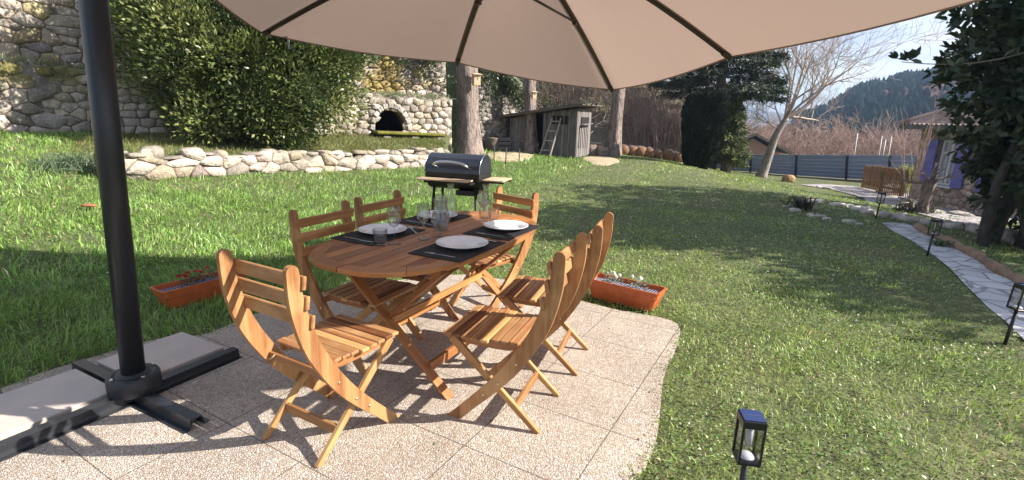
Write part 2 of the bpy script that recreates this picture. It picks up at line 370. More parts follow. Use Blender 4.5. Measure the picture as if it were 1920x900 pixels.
M['gravel']=mat('lilac gravel',(.42,.38,.40),.9,noise=[((18,18,18),4,(.22,.19,.20),.4,.65),((3,3,3),3,(.55,.50,.50),.45,.7)],bump=((40,40,40),1,.03))
M['stone']=mat('field stone',(.48,.44,.405),.9,tint=True,noise=[((1.3,1.3,1.3),4,(.26,.235,.19),.45,.7),((4,4,4),5,(.27,.235,.205),.42,.7),((22,22,22),3,(.60,.55,.50),.5,.8)],bump=[((9,9,9),.8,.05),((30,30,30),.7,.02)])
M['mortar']=mat('earth mortar',(.25,.215,.18),.95,noise=((6,6,6),4,(.13,.11,.09),.4,.7),bump=((30,30,30),.9,.03))
M['moss']=mat('moss',(.20,.19,.03),.95,noise=[((7,7,7),4,(.11,.12,.02),.4,.65),((3,3,3),3,(.30,.24,.05),.5,.7)],bump=((40,40,40),1,.04))
M['housestone']=mat('house masonry',(.52,.42,.36),.9,tint=True,noise=[((5,5,5),4,(.36,.28,.24),.4,.7)],bump=((25,25,25),.7,.02))
M['tile']=mat('clay roof tile',(.52,.38,.33),.8,tint=True,noise=((3,3,3),4,(.26,.17,.15),.4,.7))
M['canopyroof']=None
def canopy_mat():
    m=bpy.data.materials.new('taupe canopy fabric'); m.use_nodes=True; nt=m.node_tree; L=nt.links.new; P=nt.nodes['Principled BSDF']; P.inputs['Roughness'].default_value=.9; P.inputs['Specular IOR Level'].default_value=.15
    tc=nn(nt,'ShaderNodeTexCoord'); n=nn(nt,'ShaderNodeTexNoise'); n.inputs['Scale'].default_value=1.6; n.inputs['Detail'].default_value=5; L(tc.outputs['Object'],n.inputs['Vector'])
    cr=nn(nt,'ShaderNodeValToRGB'); e=cr.color_ramp.elements; e[0].position=.3; e[0].color=(.34,.27,.235,1); e[1].position=.7; e[1].color=(.39,.31,.27,1); L(n.outputs['Fac'],cr.inputs[0]); L(cr.outputs[0],P.inputs['Base Color'])
    w=nn(nt,'ShaderNodeTexNoise'); w.inputs['Scale'].default_value=600; L(tc.outputs['Object'],w.inputs['Vector'])
    w2=nn(nt,'ShaderNodeTexNoise'); w2.inputs['Scale'].default_value=5; w2.inputs['Detail'].default_value=3; L(tc.outputs['Object'],w2.inputs['Vector'])
    b0=nn(nt,'ShaderNodeBump'); b0.inputs['Strength'].default_value=.6; b0.inputs['Distance'].default_value=.03; L(w2.outputs['Fac'],b0.inputs['Height'])
    b=nn(nt,'ShaderNodeBump'); b.inputs['Strength'].default_value=.2; b.inputs['Distance'].default_value=.001; L(w.outputs['Fac'],b.inputs['Height']); L(b0.outputs[0],b.inputs['Normal']); L(b.outputs[0],P.inputs['Normal'])
    tr=nn(nt,'ShaderNodeBsdfTranslucent'); tr.inputs['Color'].default_value=(.44,.315,.265,1); ms=nn(nt,'ShaderNodeMixShader'); ms.inputs[0].default_value=.34
    L(P.outputs[0],ms.inputs[1]); L(tr.outputs[0],ms.inputs[2]); L(ms.outputs[0],nt.nodes['Material Output'].inputs['Surface'])
    return m
M['canopy']=canopy_mat()
# ================================================================== STRUCTURE
def grid_mesh(name,X,Y,Z,m,kind='structure',smooth=True):
    n,k=X.shape; V=np.stack([X,Y,Z],-1).reshape(-1,3); i=np.arange(n*k).reshape(n,k)
    Fc=np.stack([i[:-1,:-1],i[:-1,1:],i[1:,1:],i[1:,:-1]],-1).reshape(-1,4)
    o=mesh_np(name,V,Fc,m,smooth=smooth); 
    if kind: o['kind']=kind
    return o
def vnoise(x,y,s=1.0,seed=0):
    """cheap smooth noise"""
    x=np.asarray(x)*s; y=np.asarray(y)*s
    r=0
    for k,(a,b,c,d) in enumerate(((1.0,.37,1.3,.2),(-.6,1.1,2.1,1.1),(1.7,1.4,.4,2.7),(2.9,-2.3,5.1,.4),(-3.7,4.3,1.9,3.3))):
        r=r+np.sin(a*x+b*y+c+seed*1.7+k)*np.cos(b*x*.7-a*y+d+seed)/(1+k*.5)
    return r/3
t=np.linspace(-1,1,330); xs=np.sinh(t*6.2)/np.sinh(6.2)*1600+1; t2=np.linspace(-.55,1,330); ys=np.sinh(t2*6.2)/np.sinh(6.2)*1600+4
X,Y=np.meshgrid(xs,ys); Z=GZ(X,Y)-.03*0
ins=(X>-3.2)&(X<1.6)&(Y<6)
Z=Z+.02*vnoise(X,Y,2.2)*((np.abs(X)+np.abs(Y))<60)*(1-S((4.6-np.hypot(X+.4,Y-2.4))/1.5))
Z=Z-.035*(1-S((np.hypot(X+.4,Y-2.4)-3.0)/1.2))
lawn=grid_mesh('lawn_ground',X,Y,Z,M['lawnsoil'])
# hillside leaf litter sheet over the rising ground
hx=np.linspace(-2.5,45,120); hy=np.linspace(23.2,70,120); X,Y=np.meshgrid(hx,hy); Z=GZ(X,Y)+.03+.12*vnoise(X,Y,1.1,3)*S((Y-24.5)/2)
Z=np.where((Y-23.5)-2.6*np.clip(X-6,0,None)>-.3,Z,Z-1.2)
grid_mesh('hillside',X,Y,Z,M['hillsoil'])

# patio ------------------------------------------------------------
PX=[(1278,612),(1268,650),(1246,690),(1240,740),(1236,800),(1216,862),(1183,900),(1100,960)]
PB=[(375,632),(450,600),(520,572),(600,548),(700,532),(780,521),(850,513),(930,520),(1000,538),(1060,556),(1140,577),(1200,588),(1255,598)]
pat=[at(*p) for p in PB]+[at(*p) for p in PX]
pat=[(p.x,p.y) for p in pat]+[(.2,.9),(-1.9,.9),(-2.15,1.6),(-2.6,2.05),(-2.75,2.35),(-2.25,3.12)]
pang=R(-30); ux=np.array([math.cos(pang),math.sin(pang)]); uy=np.array([-ux[1],ux[0]])
po=np.array([.389,2.482])-ux*.265-uy*.235
def smooth_poly(P,it=2):
    for _ in range(it):
        Q=[]
        for i in range(len(P)):
            a,b=np.array(P[i]),np.array(P[(i+1)%len(P)]); Q+=[tuple(a*.75+b*.25),tuple(a*.25+b*.75)]
        P=Q
    return P
patS=smooth_poly(pat,1)
mb=MB(); loc=[(float((np.array(p)-po)@ux),float((np.array(p)-po)@uy)) for p in patS]
mb.prism(loc,-.12,.0); o=mb.build('patio',M['paving'],loc=(po[0],po[1],.0),rz=pang); o['kind']='structure'
# path -------------------------------------------------------------
pl_=[(1653,419),(1672,434),(1700,448),(1750,480),(1783,507),(1810,537),(1853,580),(1887,607),(1925,646),(1990,712)]
pr_=[(1672,419),(1700,421),(1719,428),(1738,444),(1763,453),(1798,472),(1833,490),(1873,517),(1925,543),(2010,590)]
PLp=[at(*p) for p in pl_]; PRp=[at(*p) for p in pr_]
def sheet(name,polyA,polyB,m,dz=.012,n=8,kind='structure',th=0):
    def resample(P,k):
        P=[Vector((p[0],p[1])) for p in P]; d=[0]
        for i in range(1,len(P)): d.append(d[-1]+(P[i]-P[i-1]).length)
        out=[]
        for j in range(k):
            t=d[-1]*j/(k-1); i=max(1,next((i for i in range(1,len(d)) if d[i]>=t-1e-9),len(d)-1)); f=(t-d[i-1])/max(1e-9,d[i]-d[i-1]); out.append(P[i-1].lerp(P[i],f))
        return out
    A=resample(polyA,60); B=resample(polyB,60)
    X=np.array([[a.lerp(b,s/(n-1)).x for s in range(n)] for a,b in zip(A,B)]); Y=np.array([[a.lerp(b,s/(n-1)).y for s in range(n)] for a,b in zip(A,B)])
    return grid_mesh(name,X,Y,GZ(X,Y)+dz,m,kind)
sheet('garden_path',PLp,PRp,M['flag'],.014)
# gravel bed and paved strip by the house
g1=[(1500,347),(1560,356),(1620,372),(1680,392),(1740,408),(1790,420),(1850,432)]
g0=[(1540,346),(1600,350),(1650,360),(1700,374),(1750,387),(1800,398),(1850,408)]
gA=[at(*p) for p in g1]; gB=[at(*p) for p in g0]
sheet('gravel_bed',gA,gB,M['gravel'],.03)
s0=[(1640,352),(1690,366),(1750,380),(1830,400),(1900,418)]
gC=[at(u+2,v+8) for u,v in s0]; gD=[at(u+30,v-8) for u,v in s0]
sheet('house_pavement',gC,gD,M['concrete'],.06)
# sawdust patches
for nm,P in (('sand_patch',[(905,286),(960,282),(1010,286),(1000,297),(960,307),(915,300)]),('sand_patch',[(1085,294),(1125,291),(1165,297),(1160,309),(1120,311),(1095,302)])):
    pts=[at(*p) for p in P]; c=sum(pts,Vector())/len(pts); rr=[0,.35,.7,1]
    n=24; V=[];idx=[]
    Xg=np.zeros((4,n+1));Yg=np.zeros((4,n+1))
    sp=smooth_poly([(p.x,p.y) for p in pts],2)
    for j in range(n+1):
        q=sp[int(j/n*len(sp))%len(sp)]
        for i,f in enumerate(rr): Xg[i,j]=c.x+(q[0]-c.x)*f; Yg[i,j]=c.y+(q[1]-c.y)*f
    Zg=GZ(Xg,Yg)+np.array([.035,.03,.028,-.01])[:,None]*np.ones(n+1)
    grid_mesh(nm,Xg,Yg,Zg,M['sand'])

# terrace ----------------------------------------------------------
LW=[(196,338),(240,338),(300,337),(390,332),(480,327),(560,324),(640,320),(700,318),(760,315),(800,312),(838,306)]
lw=[at(*p) for p in LW]
lwx=[Vector((-12.5,5.6,0)),Vector((-9.6,6.6,0)),Vector((-7.9,7.2,0))]
frontpts=[(p.x,p.y) for p in lwx]+[(p.x,p.y) for p in lw]
W1=[(-15,4.5),(-12.2,7.2),(-10.3,9.4),(-9.1,11.1),(-5.6,13.1),(-1.9,15.4)]
def poly_sample(P,s):
    d=[0]
    for i in range(1,len(P)): d.append(d[-1]+math.hypot(P[i][0]-P[i-1][0],P[i][1]-P[i-1][1]))
    t=s*d[-1]
    for i in range(1,len(P)):
        if d[i]>=t-1e-9: break
    f=(t-d[i-1])/(d[i]-d[i-1]); a,b=P[i-1],P[i]
    return a[0]+(b[0]-a[0])*f,a[1]+(b[1]-a[1])*f
n=90
_fl=[math.hypot(frontpts[i][0]-frontpts[i-1][0],frontpts[i][1]-frontpts[i-1][1]) for i in range(1,len(frontpts))]; SL0=sum(_fl[:3])/sum(_fl)
Xt=np.zeros((14,n));Yt=np.zeros((14,n));Zt=np.zeros((14,n))
LH=.40
for j in range(n):
    s=j/(n-1); fx,fy=poly_sample(frontpts,s)
    bx,by=poly_sample(W1,min(1,s*1.0))
    dd=Vector((bx-fx,by-fy)); 
    zf=GZs(fx,fy)+ (LH-.05)*float(S((s-SL0+.01)/.05))-.12*(1-float(S((s-SL0+.06)/.05))); zb=.86
    for i in range(14):
        f=i/13; off=.12/dd.length
        Xt[i,j]=fx+dd.x*(off+(1-off)*f); Yt[i,j]=fy+dd.y*(off+(1-off)*f); Zt[i,j]=zf+(zb-zf)*f**.8+.01
terr=grid_mesh('terrace_ground',Xt,Yt,Zt,M['lawnsoil'])
def terr_point():
    i=rnd.uniform(0,12.999); j=rnd.uniform(0,n-1.001)
    a,b=int(i),int(j); fi,fj=i-a,j-b
    def q(A): return (A[a,b]*(1-fi)*(1-fj)+A[a+1,b]*fi*(1-fj)+A[a,b+1]*(1-fi)*fj+A[a+1,b+1]*fi*fj)
    return q(Xt),q(Yt),q(Zt)
# hill sheet behind the big walls
W2=[(-16.2,5.6),(-13.2,8.2),(-11.2,10.3),(-9.9,12.0),(-6.1,14.1),(-2.2,16.4)]
rows=[]
for off,zz in ((.35,None),(1.0,0),(1.6,5.2),(6,6.0),(20,10),(60,22)): rows.append((off,zz))
def normal_at(P,s):
    a=poly_sample(P,max(0,s-.01)); b=poly_sample(P,min(1,s+.01)); d=Vector((b[0]-a[0],b[1]-a[1])).normalized(); return Vector((-d.y,d.x))
def ztop1(s): return float(np.interp(s,[0,.3,.42,.55,.8,1],[3.1,2.75,2.3,2.15,1.95,1.93]))
def ztop2(s): return float(np.interp(s,[0,.42,.7,.9,1],[6.2,5.8,4.8,3.9,3.4]))
Xh=np.zeros((7,60));Yh=Xh.copy();Zh=Xh.copy()
for j in range(60):
    s=j/59; x,y=poly_sample(W1,s); nv=normal_at(W1,s); x2,y2=poly_sample(W2,s)
    seq=[(x+nv.x*.3,y+nv.y*.3,ztop1(s)-.04),(x2+nv.x*.1,y2+nv.y*.1,ztop1(s)+.12)]
    Lm=float(np.interp(s,[0,.8,1],[1,.9,.35]))
    for off,zz in ((.4,ztop2(s)-.05),(3,ztop2(s)+.4),(12,ztop2(s)+3),(35,ztop2(s)+10),(90,24)): seq.append((x2+nv.x*off*1,y2+nv.y*off,zz))
    for i,q in enumerate(seq): Xh[i,j],Yh[i,j],Zh[i,j]=q
grid_mesh('upper_hillside',Xh,Yh,Zh,M['hillsoil'])

# ------------------------------------------------------------------ stone masonry
def clip_poly(P,a,b):
    """keep the side of the bisector of a,b nearer to a"""
    m=((a[0]+b[0])/2,(a[1]+b[1])/2); n=(b[0]-a[0],b[1]-a[1]); out=[]
    f=lambda p:(p[0]-m[0])*n[0]+(p[1]-m[1])*n[1]
    for i in range(len(P)):
        p,q=P[i],P[(i+1)%len(P)]; fp,fq=f(p),f(q)
        if fp<=0: out.append(p)
        if (fp<0)!=(fq<0) and abs(fp-fq)>1e-12: t=fp/(fp-fq); out.append((p[0]+(q[0]-p[0])*t,p[1]+(q[1]-p[1])*t))
    return out
def stones(line,zb,zt,size=(.16,.42),hgt=(.12,.26),depth=.05,tints=None,s0=0,s1=1,hole=None,gap=.012,proud=.03,k=5,bed=.0):
    """close fitted irregular rubble (cells of a jittered brick-like lattice) on the front face of a polyline wall"""
    Ltot=sum(math.hypot(line[i][0]-line[i-1][0],line[i][1]-line[i-1][1]) for i in range(1,len(line)))
    w0=(size[0]+size[1])/2; h0=(hgt[0]+hgt[1])/2; asp=w0/h0
    zmax=max(zt(s0+(s1-s0)*q/60) for q in range(61)); zmin=min(zb(s0+(s1-s0)*q/60) for q in range(61))
    nr=int((zmax-zmin)/h0)+4; nc=int((s1-s0)*Ltot/w0)+4; seeds={}
    for r in range(nr):
        for c in range(nc):
            if rnd.random()<.13: continue
            seeds[(r,c)]=(s0*Ltot+(c-1.5+.5*(r%2)+rnd.uniform(-.36,.36))*w0,(zmin+(r-1.5+rnd.uniform(-.30,.30))*h0)*asp)
    V=[];F=[];T=[]
    for (r,c),a in seeds.items():
        fr0=a[0]/Ltot; zc=a[1]/asp
        if not(s0<=fr0<=s1): continue
        if zc<zb(fr0)+h0*.1 or zc>zt(fr0)-h0*.05: continue
        if hole and hole(a[0],zc,h0): continue
        P=[(a[0]-w0*1.4,a[1]-w0*1.4),(a[0]+w0*1.4,a[1]-w0*1.4),(a[0]+w0*1.4,a[1]+w0*1.4),(a[0]-w0*1.4,a[1]+w0*1.4)]
        for dr in(-2,-1,0,1,2):
            for dc in(-3,-2,-1,0,1,2,3):
                b=seeds.get((r+dr,c+dc))
                if b and (dr or dc): P=clip_poly(P,a,b)
                if len(P)<3: break
            if len(P)<3: break
        if len(P)<3: continue
        P=[(x,y/asp) for x,y in P]; zt_=zt(min(max(fr0,0),1))+h0*.35; P=[(x,min(y,zt_)) for x,y in P]
        cx=sum(p[0] for p in P)/len(P); cz=sum(p[1] for p in P)/len(P)
        # round the outline once, then inset
        Q=[]
        for i in range(len(P)):
            p,q=P[i],P[(i+1)%len(P)]
            c1,c2=rnd.uniform(.06,.2),rnd.uniform(.06,.2); Q+=[(p[0]*(1-c1)+q[0]*c1,p[1]*(1-c1)+q[1]*c1),(p[0]*c2+q[0]*(1-c2),p[1]*c2+q[1]*(1-c2))]
        def inset(Q,g):
            o=[]
            for x,z in Q:
                d=math.hypot(x-cx,z-cz) or 1e-6; f=max(.3,1-g/d); o.append((cx+(x-cx)*f,cz+(z-cz)*f))
            return o
        pr=proud*rnd.uniform(.3,1.5); tl=rnd.uniform(-.09,.09); tz=rnd.uniform(-.12,.12); rings=[(inset(Q,gap*.5),-depth*.5),(inset(Q,gap*.8),pr*.35),(inset(Q,gap*.8+.013),pr)]
        base=len(V); m=len(Q)
        def put3(x,z,d):
            f=min(max(x/Ltot,0),1); px,py=poly_sample(line,f); nv=normal_at(line,f); V.append((px-nv.x*d,py-nv.y*d,z))
        for ri,(rg,d) in enumerate(rings):
            for x,z in rg: put3(x,z,d+(tl*(x-cx)+tz*(z-cz)+rnd.gauss(0,.008) if ri==2 else 0))
        mid=len(V)
        put3(cx+rnd.uniform(-.2,.2)*w0*.5,cz+rnd.uniform(-.2,.2)*h0*.5,pr+rnd.uniform(-.004,.014))
        for ri in(0,1):
            for i in range(m): j=(i+1)%m; F.append((base+ri*m+i,base+ri*m+j,base+ri*m+m+j,base+ri*m+m+i))
        for i in range(m): j=(i+1)%m; F.append((base+2*m+i,base+2*m+j,mid,mid))
        tn=np.array(rnd.choice(tints))*rnd.uniform(.72,1.28); T+=[tn]*(len(V)-base)
    F=np.array(F); tri=F[:,2]==F[:,3]; A=F[tri][:,:3]; B=F[~tri]; F=np.concatenate([A,B[:,[0,1,2]],B[:,[0,2,3]]]); return np.array(V),F,np.array(T)
def wall_core(line,zb,zt,thick,m,name,parent,s0=0,s1=1,n=160,topn=.03):
    V=[];Fc=[]
    for j in range(n+1):
        s=s0+(s1-s0)*j/n; x,y=poly_sample(line,s); nv=normal_at(line,s); b=zb(s);tt=zt(s)+topn*math.sin(s*97)+topn*math.sin(s*231+1)
        V+=[(x,y,b),(x,y,tt),(x+nv.x*thick,y+nv.y*thick,tt),(x+nv.x*thick,y+nv.y*thick,b)]
    for j in range(n):
        a=j*4;b=a+4
        for q in range(4): q2=(q+1)%4; Fc.append((a+q,b+q,b+q2,a+q2))
    Fc+= [(0,1,2,3),(n*4+3,n*4+2,n*4+1,n*4)]
    return mesh_np(name,V,Fc,m,parent)
warm=[(1.05,.98,.88),(.95,.9,.85),(1.12,1.05,.95),(.85,.8,.76),(1.0,.9,.75),(1.15,1.1,1.05)]
grey=[(.62,.60,.60),(.5,.49,.48),(.75,.72,.70),(.42,.41,.4)]
# low wall (individual big stones)
lwl=[(p.x,p.y) for p in lw]
low=empty('low_stone_wall',(0,0,0),0,'low dry stone retaining wall of big pale stones between lawn and terrace','wall')
zbl=lambda s: GZs(*poly_sample(lwl,s))-.05
ztl=lambda s: GZs(*poly_sample(lwl,s))+LH+.02*math.sin(s*40)+.03*math.sin(s*90)-.12*float(S((s-.93)/.07))+.05*float(S((.5-abs(s-.85)*6)))
wall_core(lwl,zbl,lambda s:ztl(s)-.06,.3,M['mortar'],'wall_core',low)
Vv,Ff,Tt=stones(lwl,zbl,ztl,(.22,.48),(.12,.26),.08,warm+[(.8,.7,.68),(1.0,.86,.84)],proud=.04,gap=.012)
mesh_np('stone_facing',Vv,Ff,M['stone'],low,Tt)
# coping stones: lumpy tops
V=[];Fq=[];T=[];b=0
bm=bmesh.new(); bmesh.ops.create_icosphere(bm,subdivisions=2,radius=1); ico=np.array([v.co[:] for v in bm.verts]); icf=np.array([[v.index for v in f.verts] for f in bm.faces]); bm.free()
def rock(c,r,seed=None,flat=.0):
    q=ico.copy(); q=np.sign(q)*np.abs(q)**.75
    nzv=1+.12*np.sin(q[:,0]*3+rnd.random()*6)+.1*np.sin(q[:,1]*4+rnd.random()*6)+.1*np.sin(q[:,2]*3.5+rnd.random()*6)
    q=q*nzv[:,None]*np.array(r); a=rnd.random()*PI; ca,sa=math.cos(a),math.sin(a)
    return q,a
s=0.03
while s<1:
    w=rnd.uniform(.2,.42); x,y=poly_sample(lwl,min(1,s)); nv=normal_at(lwl,min(1,s)); q,_=rock(None,(w*.55,.17,rnd.uniform(.03,.06)+(.06 if rnd.random()<.12 else 0)))
    tx=Vector((nv.y,-nv.x)); P=np.stack([x+tx.x*q[:,0]+nv.x*(q[:,1]+.12),y+tx.y*q[:,0]+nv.y*(q[:,1]+.12),ztl(min(1,s))-.02+q[:,2]],-1)
    V.append(P);Fq.append(icf+b);b+=len(P);T.append(np.tile(np.array(rnd.choice(warm))*rnd.uniform(.85,1.25),(len(P),1))); s+=w/ (sum(math.hypot(lwl[i][0]-lwl[i-1][0],lwl[i][1]-lwl[i-1][1]) for i in range(1,len(lwl))))
mesh_np('coping',np.concatenate(V),np.concatenate(Fq),M['stone'],low,np.concatenate(T)*.8)
# big lower wall with oven arch
W1len=sum(math.hypot(W1[i][0]-W1[i-1][0],W1[i][1]-W1[i-1][1]) for i in range(1,len(W1)))
def s_of_u(line,u,z):
    best=None
    for i in range(1001):
        x,y=poly_sample(line,i/1000); d=np.array([x,y,z-HC]); uu=960+F_PX*(d@RT)/(d@FW)
        if best is None or abs(uu-u)<best[0]: best=(abs(uu-u),i/1000)
    return best[1]
def v_of(x,y,z):
    d=np.array([x,y,z-HC]); return 450-F_PX*(d@UP)/(d@FW)
sarch=s_of_u(W1,733,1.0); ax_,ay_=poly_sample(W1,sarch)
AZB=.98; AR=.47; AH=.62
def zb1(s):
    z0=float(np.interp(s,[0,.85,.93,1],[.55,.72,.55,.0])); t=(s-sarch)*W1len/AR
    if abs(t)<1: return AZB+AH*math.sqrt(1-t*t)
    return z0
def hole(sv,zc,h):
    t=(sv-sarch*W1len)/(AR+.02); zz=(zc-AZB)/(AH+.04)
    return abs(t)<1 and zz<math.sqrt(max(0,1-t*t)) and zc>AZB-.08
big=empty('retaining_wall',(0,0,0),0,'high old rubble stone retaining wall with a dark arched oven opening behind the terrace','wall')
wall_core(W1,zb1,ztop1,.5,M['mortar'],'wall_core',big,n=420)
z0f=lambda s: float(np.interp(s,[0,.85,.93,1],[.55,.72,.55,.0]))
# masonry below the arch
wall_core(W1,z0f,lambda s:AZB-.01,.5,M['mortar'],'wall_core',big,s0=sarch-AR*1.05/W1len,s1=sarch+AR*1.05/W1len,n=8,topn=0)
sA=.47
Va,Fa,Ta=stones(W1,z0f,ztop1,(.22,.50),(.16,.32),.07,warm+[(1.0,.9,.9),(.75,.72,.72)],s0=.0,s1=sA,hole=hole,proud=.05)
Vb,Fb,Tb=stones(W1,z0f,ztop1,(.13,.40),(.10,.24),.06,warm,s0=sA,s1=1,hole=hole,proud=.035)
Vv=np.concatenate([Va,Vb]);Ff=np.concatenate([Fa,Fb+len(Va)]);Tt=np.concatenate([Ta,Tb])
ledge_=np.exp(-((Vv[:,0]+10.2)/1.3)**2)*np.exp(-((Vv[:,2]-2.15)/.35)**2)
ms_=1.1*ledge_+vnoise(Vv[:,0]*.9+Vv[:,1]*.5,Vv[:,2]*.9,1.3,5); k_=np.clip((ms_-.42)*4,0,1)[:,None]*.8; Tt=Tt*(1-k_)+np.array([.42,.42,.07])*k_
mesh_np('stone_facing',Vv,Ff,M['stone'],big,Tt)
# arch voussoirs + niche
nv=normal_at(W1,sarch); tx=Vector((nv.y,-nv.x))
mb=MB()
for i in range(11):
    a=PI*(i+.5)/11; r0x,r0z=AR+.07,AH+.07
    c=Vector((ax_-nv.x*.02+tx.x*math.cos(a)*r0x,ay_-nv.y*.02+tx.y*math.cos(a)*r0x,AZB+math.sin(a)*r0z))
    Mx=Matrix(((tx.x,nv.x,0),(tx.y,nv.y,0),(0,0,1))); 
    mb.box(c,(.15,.12,.14),Mx@Ry(-(a-PI/2)),rnd.uniform(.8,1.2),.02)
mb.build('arch_stones',M['stone'],big)
mb=MB(); prof=[]
for (dep,f) in ((.48,1),(1.4,1)):
    prof.append([Vector((ax_+nv.x*dep+tx.x*math.cos(a)*(AR+.01)*f,ay_+nv.y*dep+tx.y*math.cos(a)*(AR+.01)*f,AZB+math.sin(a)*(AH+.01))) for a in [PI*i/12 for i in range(13)]])
V=prof[0]+prof[1]; Fc=[(i,i+1,14+i,13+i) for i in range(12)]+[tuple(range(13,26)),(0,13,25,12)]
mb.add(V,Fc); mb.build('oven_recess',M['dark'],big)
# mossy shelf
sh=empty('stone_shelf',(0,0,0),0,'mossy flat stone shelf in front of the dark oven arch','stone shelf')
c=Vector((ax_+tx.x*.45-nv.x*.25,ay_+tx.y*.45-nv.y*.25,AZB-.06)); Mx=Matrix(((tx.x,nv.x,0),(tx.y,nv.y,0),(0,0,1)))
mb=MB(); mb.box(c,(2.0,.5,.09),Mx@Ry(.03),1,.03); mb.build('slab',M['moss'],sh)
for q in (-.7,.1,.85): mb=MB(); mb.box(c+tx.to_3d()*q+Vector((0,0,-.13)),(.22,.4,.16),Mx,.8,.03); mb.build('support',M['stone'],sh)
# upper wall
up=empty('upper_stone_wall',(0,0,0),0,'upper tier of the old stone wall streaked with yellow moss above the oven wall','wall')
wall_core(W2,lambda s:ztop1(s)-.1,ztop2,.5,M['mortar'],'wall_core',up,n=80)
Vv,Ff,Tt=stones(W2,lambda s:ztop1(s)+.05,ztop2,(.14,.5),(.11,.28),.06,warm+[(.9,.8,.5)],proud=.035)
yl=vnoise(Vv[:,0]+Vv[:,1]*.5,Vv[:,2]*.35,1.6,2)
k_=np.clip((yl-.12)*5,0,1)[:,None]*((Vv[:,0]>-8)[:,None]); Tt=Tt*(1-k_*.85)+np.array([.75,.60,.16])*k_*.85
mesh_np('stone_facing',Vv,Ff,M['stone'],up,Tt)
# dark side wall with the stair rail
W3=[(-1.9,19.2),(-.4,20.6),(.35,21.6)]
z3=lambda s: float(np.interp(s,[0,.5,1],[3.6,2.95,2.05]))
dw=empty('side_stone_wall',(0,0,0),0,'dark grey stone wall with sloping top between the thick tree and the shed','wall')
wall_core(W3,lambda s:-.1,z3,.5,M['mortar'],'wall_core',dw,n=40)
Vv,Ff,Tt=stones(W3,lambda s:0,z3,(.14,.36),(.1,.22),.06,grey,proud=.035)
mesh_np('stone_facing',Vv,Ff,M['stone'],dw,Tt)
hb=grid_mesh('side_hillside',*[np.array(q,float) for q in ([[-2.6,-1.5,-.15,.5],[-3,-2,-.6,.6],[-4,-3,-1,.5]],[[19.8,19.7,20.95,21.8],[24,24,24,24.0],[40,40,40,40]],[[3.5,3.4,2.7,1.9],[5,4.6,3.6,2.6],[11,10.5,9,8]])],M['hillsoil'])
rl=empty('green_railing',(0,0,0),0,'green wire mesh railing running down the top of the dark stone wall','railing')
p0=Vector((-1.9,19.45,3.65)); p1=Vector((.3,21.8,2.15))
for i in range(4):
    q=p0.lerp(p1,i/3); mb=MB(); mb.tube([q,q+Vector((0,0,.75))],.03,6); mb.build('post',M['green'],rl)
mb=MB()
for k in range(5): mb.tube([p0+Vector((0,0,.1+.15*k)),p1+Vector((0,0,.1+.15*k))],.012,4)
for i in range(40): q=p0.lerp(p1,i/39); mb.tube([q+Vector((0,0,.1)),q+Vector((0,0,.7))],.008,3)
mb.build('mesh_panel',M['green'],rl)
# ================================================================== FURNITURE
# ---- folding chair, local frame: sitter looks along +y, origin on the ground
PYZ=[(-.345,.888),(-.338,.78),(-.318,.68),(-.283,.57),(-.225,.455),(-.145,.33),(-.05,.215),(.055,.105),(.155,0)]
def catmull(P,k=6):
    P=[np.array(p,float) for p in P]; Q=[2*P[0]-P[1]]+P+[2*P[-1]-P[-2]]; out=[]
    for i in range(1,len(Q)-2):
        for j in range(k):
            t=j/k; a,b,c,d=Q[i-1],Q[i],Q[i+1],Q[i+2]; out.append(.5*((2*b)+(c-a)*t+(2*a-5*b+4*c-d)*t*t+(3*b-a-3*c+d)*t**3))
    out.append(Q[-2]); return out
def chair_post(mb,x,th=.022,t=1.0):
    c=catmull(PYZ,5); n=len(c); left=[];right=[]
    for i,p in enumerate(c):
        d=c[min(i+1,n-1)]-c[max(i-1,0)]; d=d/np.linalg.norm(d); nv=np.array([-d[1],d[0]])
        s=i/(n-1); w=.027+.010*math.sin(PI*min(1,s*1.15))**1.0
        if i==n-1: # flat foot
            left.append((p[0]+.040,0)); right.append((p[0]-.038,0)); continue
        left.append(tuple(p+nv*w)); right.append(tuple(p-nv*w))
    # rounded top
    top=c[0]; d=c[0]-c[1]; d=d/np.linalg.norm(d); nv=np.array([d[1],-d[0]]); cap=[]
    for k in range(1,6):
        a=PI*k/6; cap.append(tuple(top+nv*.027*-math.cos(a)*-1+d*.027*math.sin(a)))
    l0=np.array(left[0]); 
    if np.linalg.norm(np.array(cap[0])-l0)>np.linalg.norm(np.array(cap[-1])-l0): cap=cap[::-1]
    # cap runs from left side to right side
    m=len(left); V=[];G=[];off=rnd.uniform(0,50); Fc=[]
    for sx in(-1,1):
        for i in range(m):
            for (y,z) in (left[i],right[i]):
                V.append((x+sx*th/2,y,z)); G.append((i*.03+off,y+ i*.0,z*.0+sx*th+off))
        for (y,z) in cap: V.append((x+sx*th/2,y,z)); G.append((off,y,sx*th+off))
    H=2*m+5
    for sd in(0,1):
        o=sd*H
        for i in range(m-1): Fc.append((o+2*i,o+2*i+1,o+2*i+3,o+2*i+2))
        Fc.append((o+0,)+tuple(o+2*m+k for k in range(5))+(o+1,))
    for i in range(m-1):
        for e in(0,1): Fc.append((2*i+e,2*i+2+e,H+2*i+2+e,H+2*i+e))
    ring=[0]+[2*m+k for k in range(5)]+[1]
    for a,b in zip(ring[:-1],ring[1:]): Fc.append((a,b,H+b,H+a))
    Fc.append((2*m-2,2*m-1,H+2*m-1,H+2*m-2))
    mb.add(V,Fc,G,t)
tone=lambda a=.78,b=1.25: rnd.uniform(a,b)
GOLD=(1.25,1.35,1.35); 
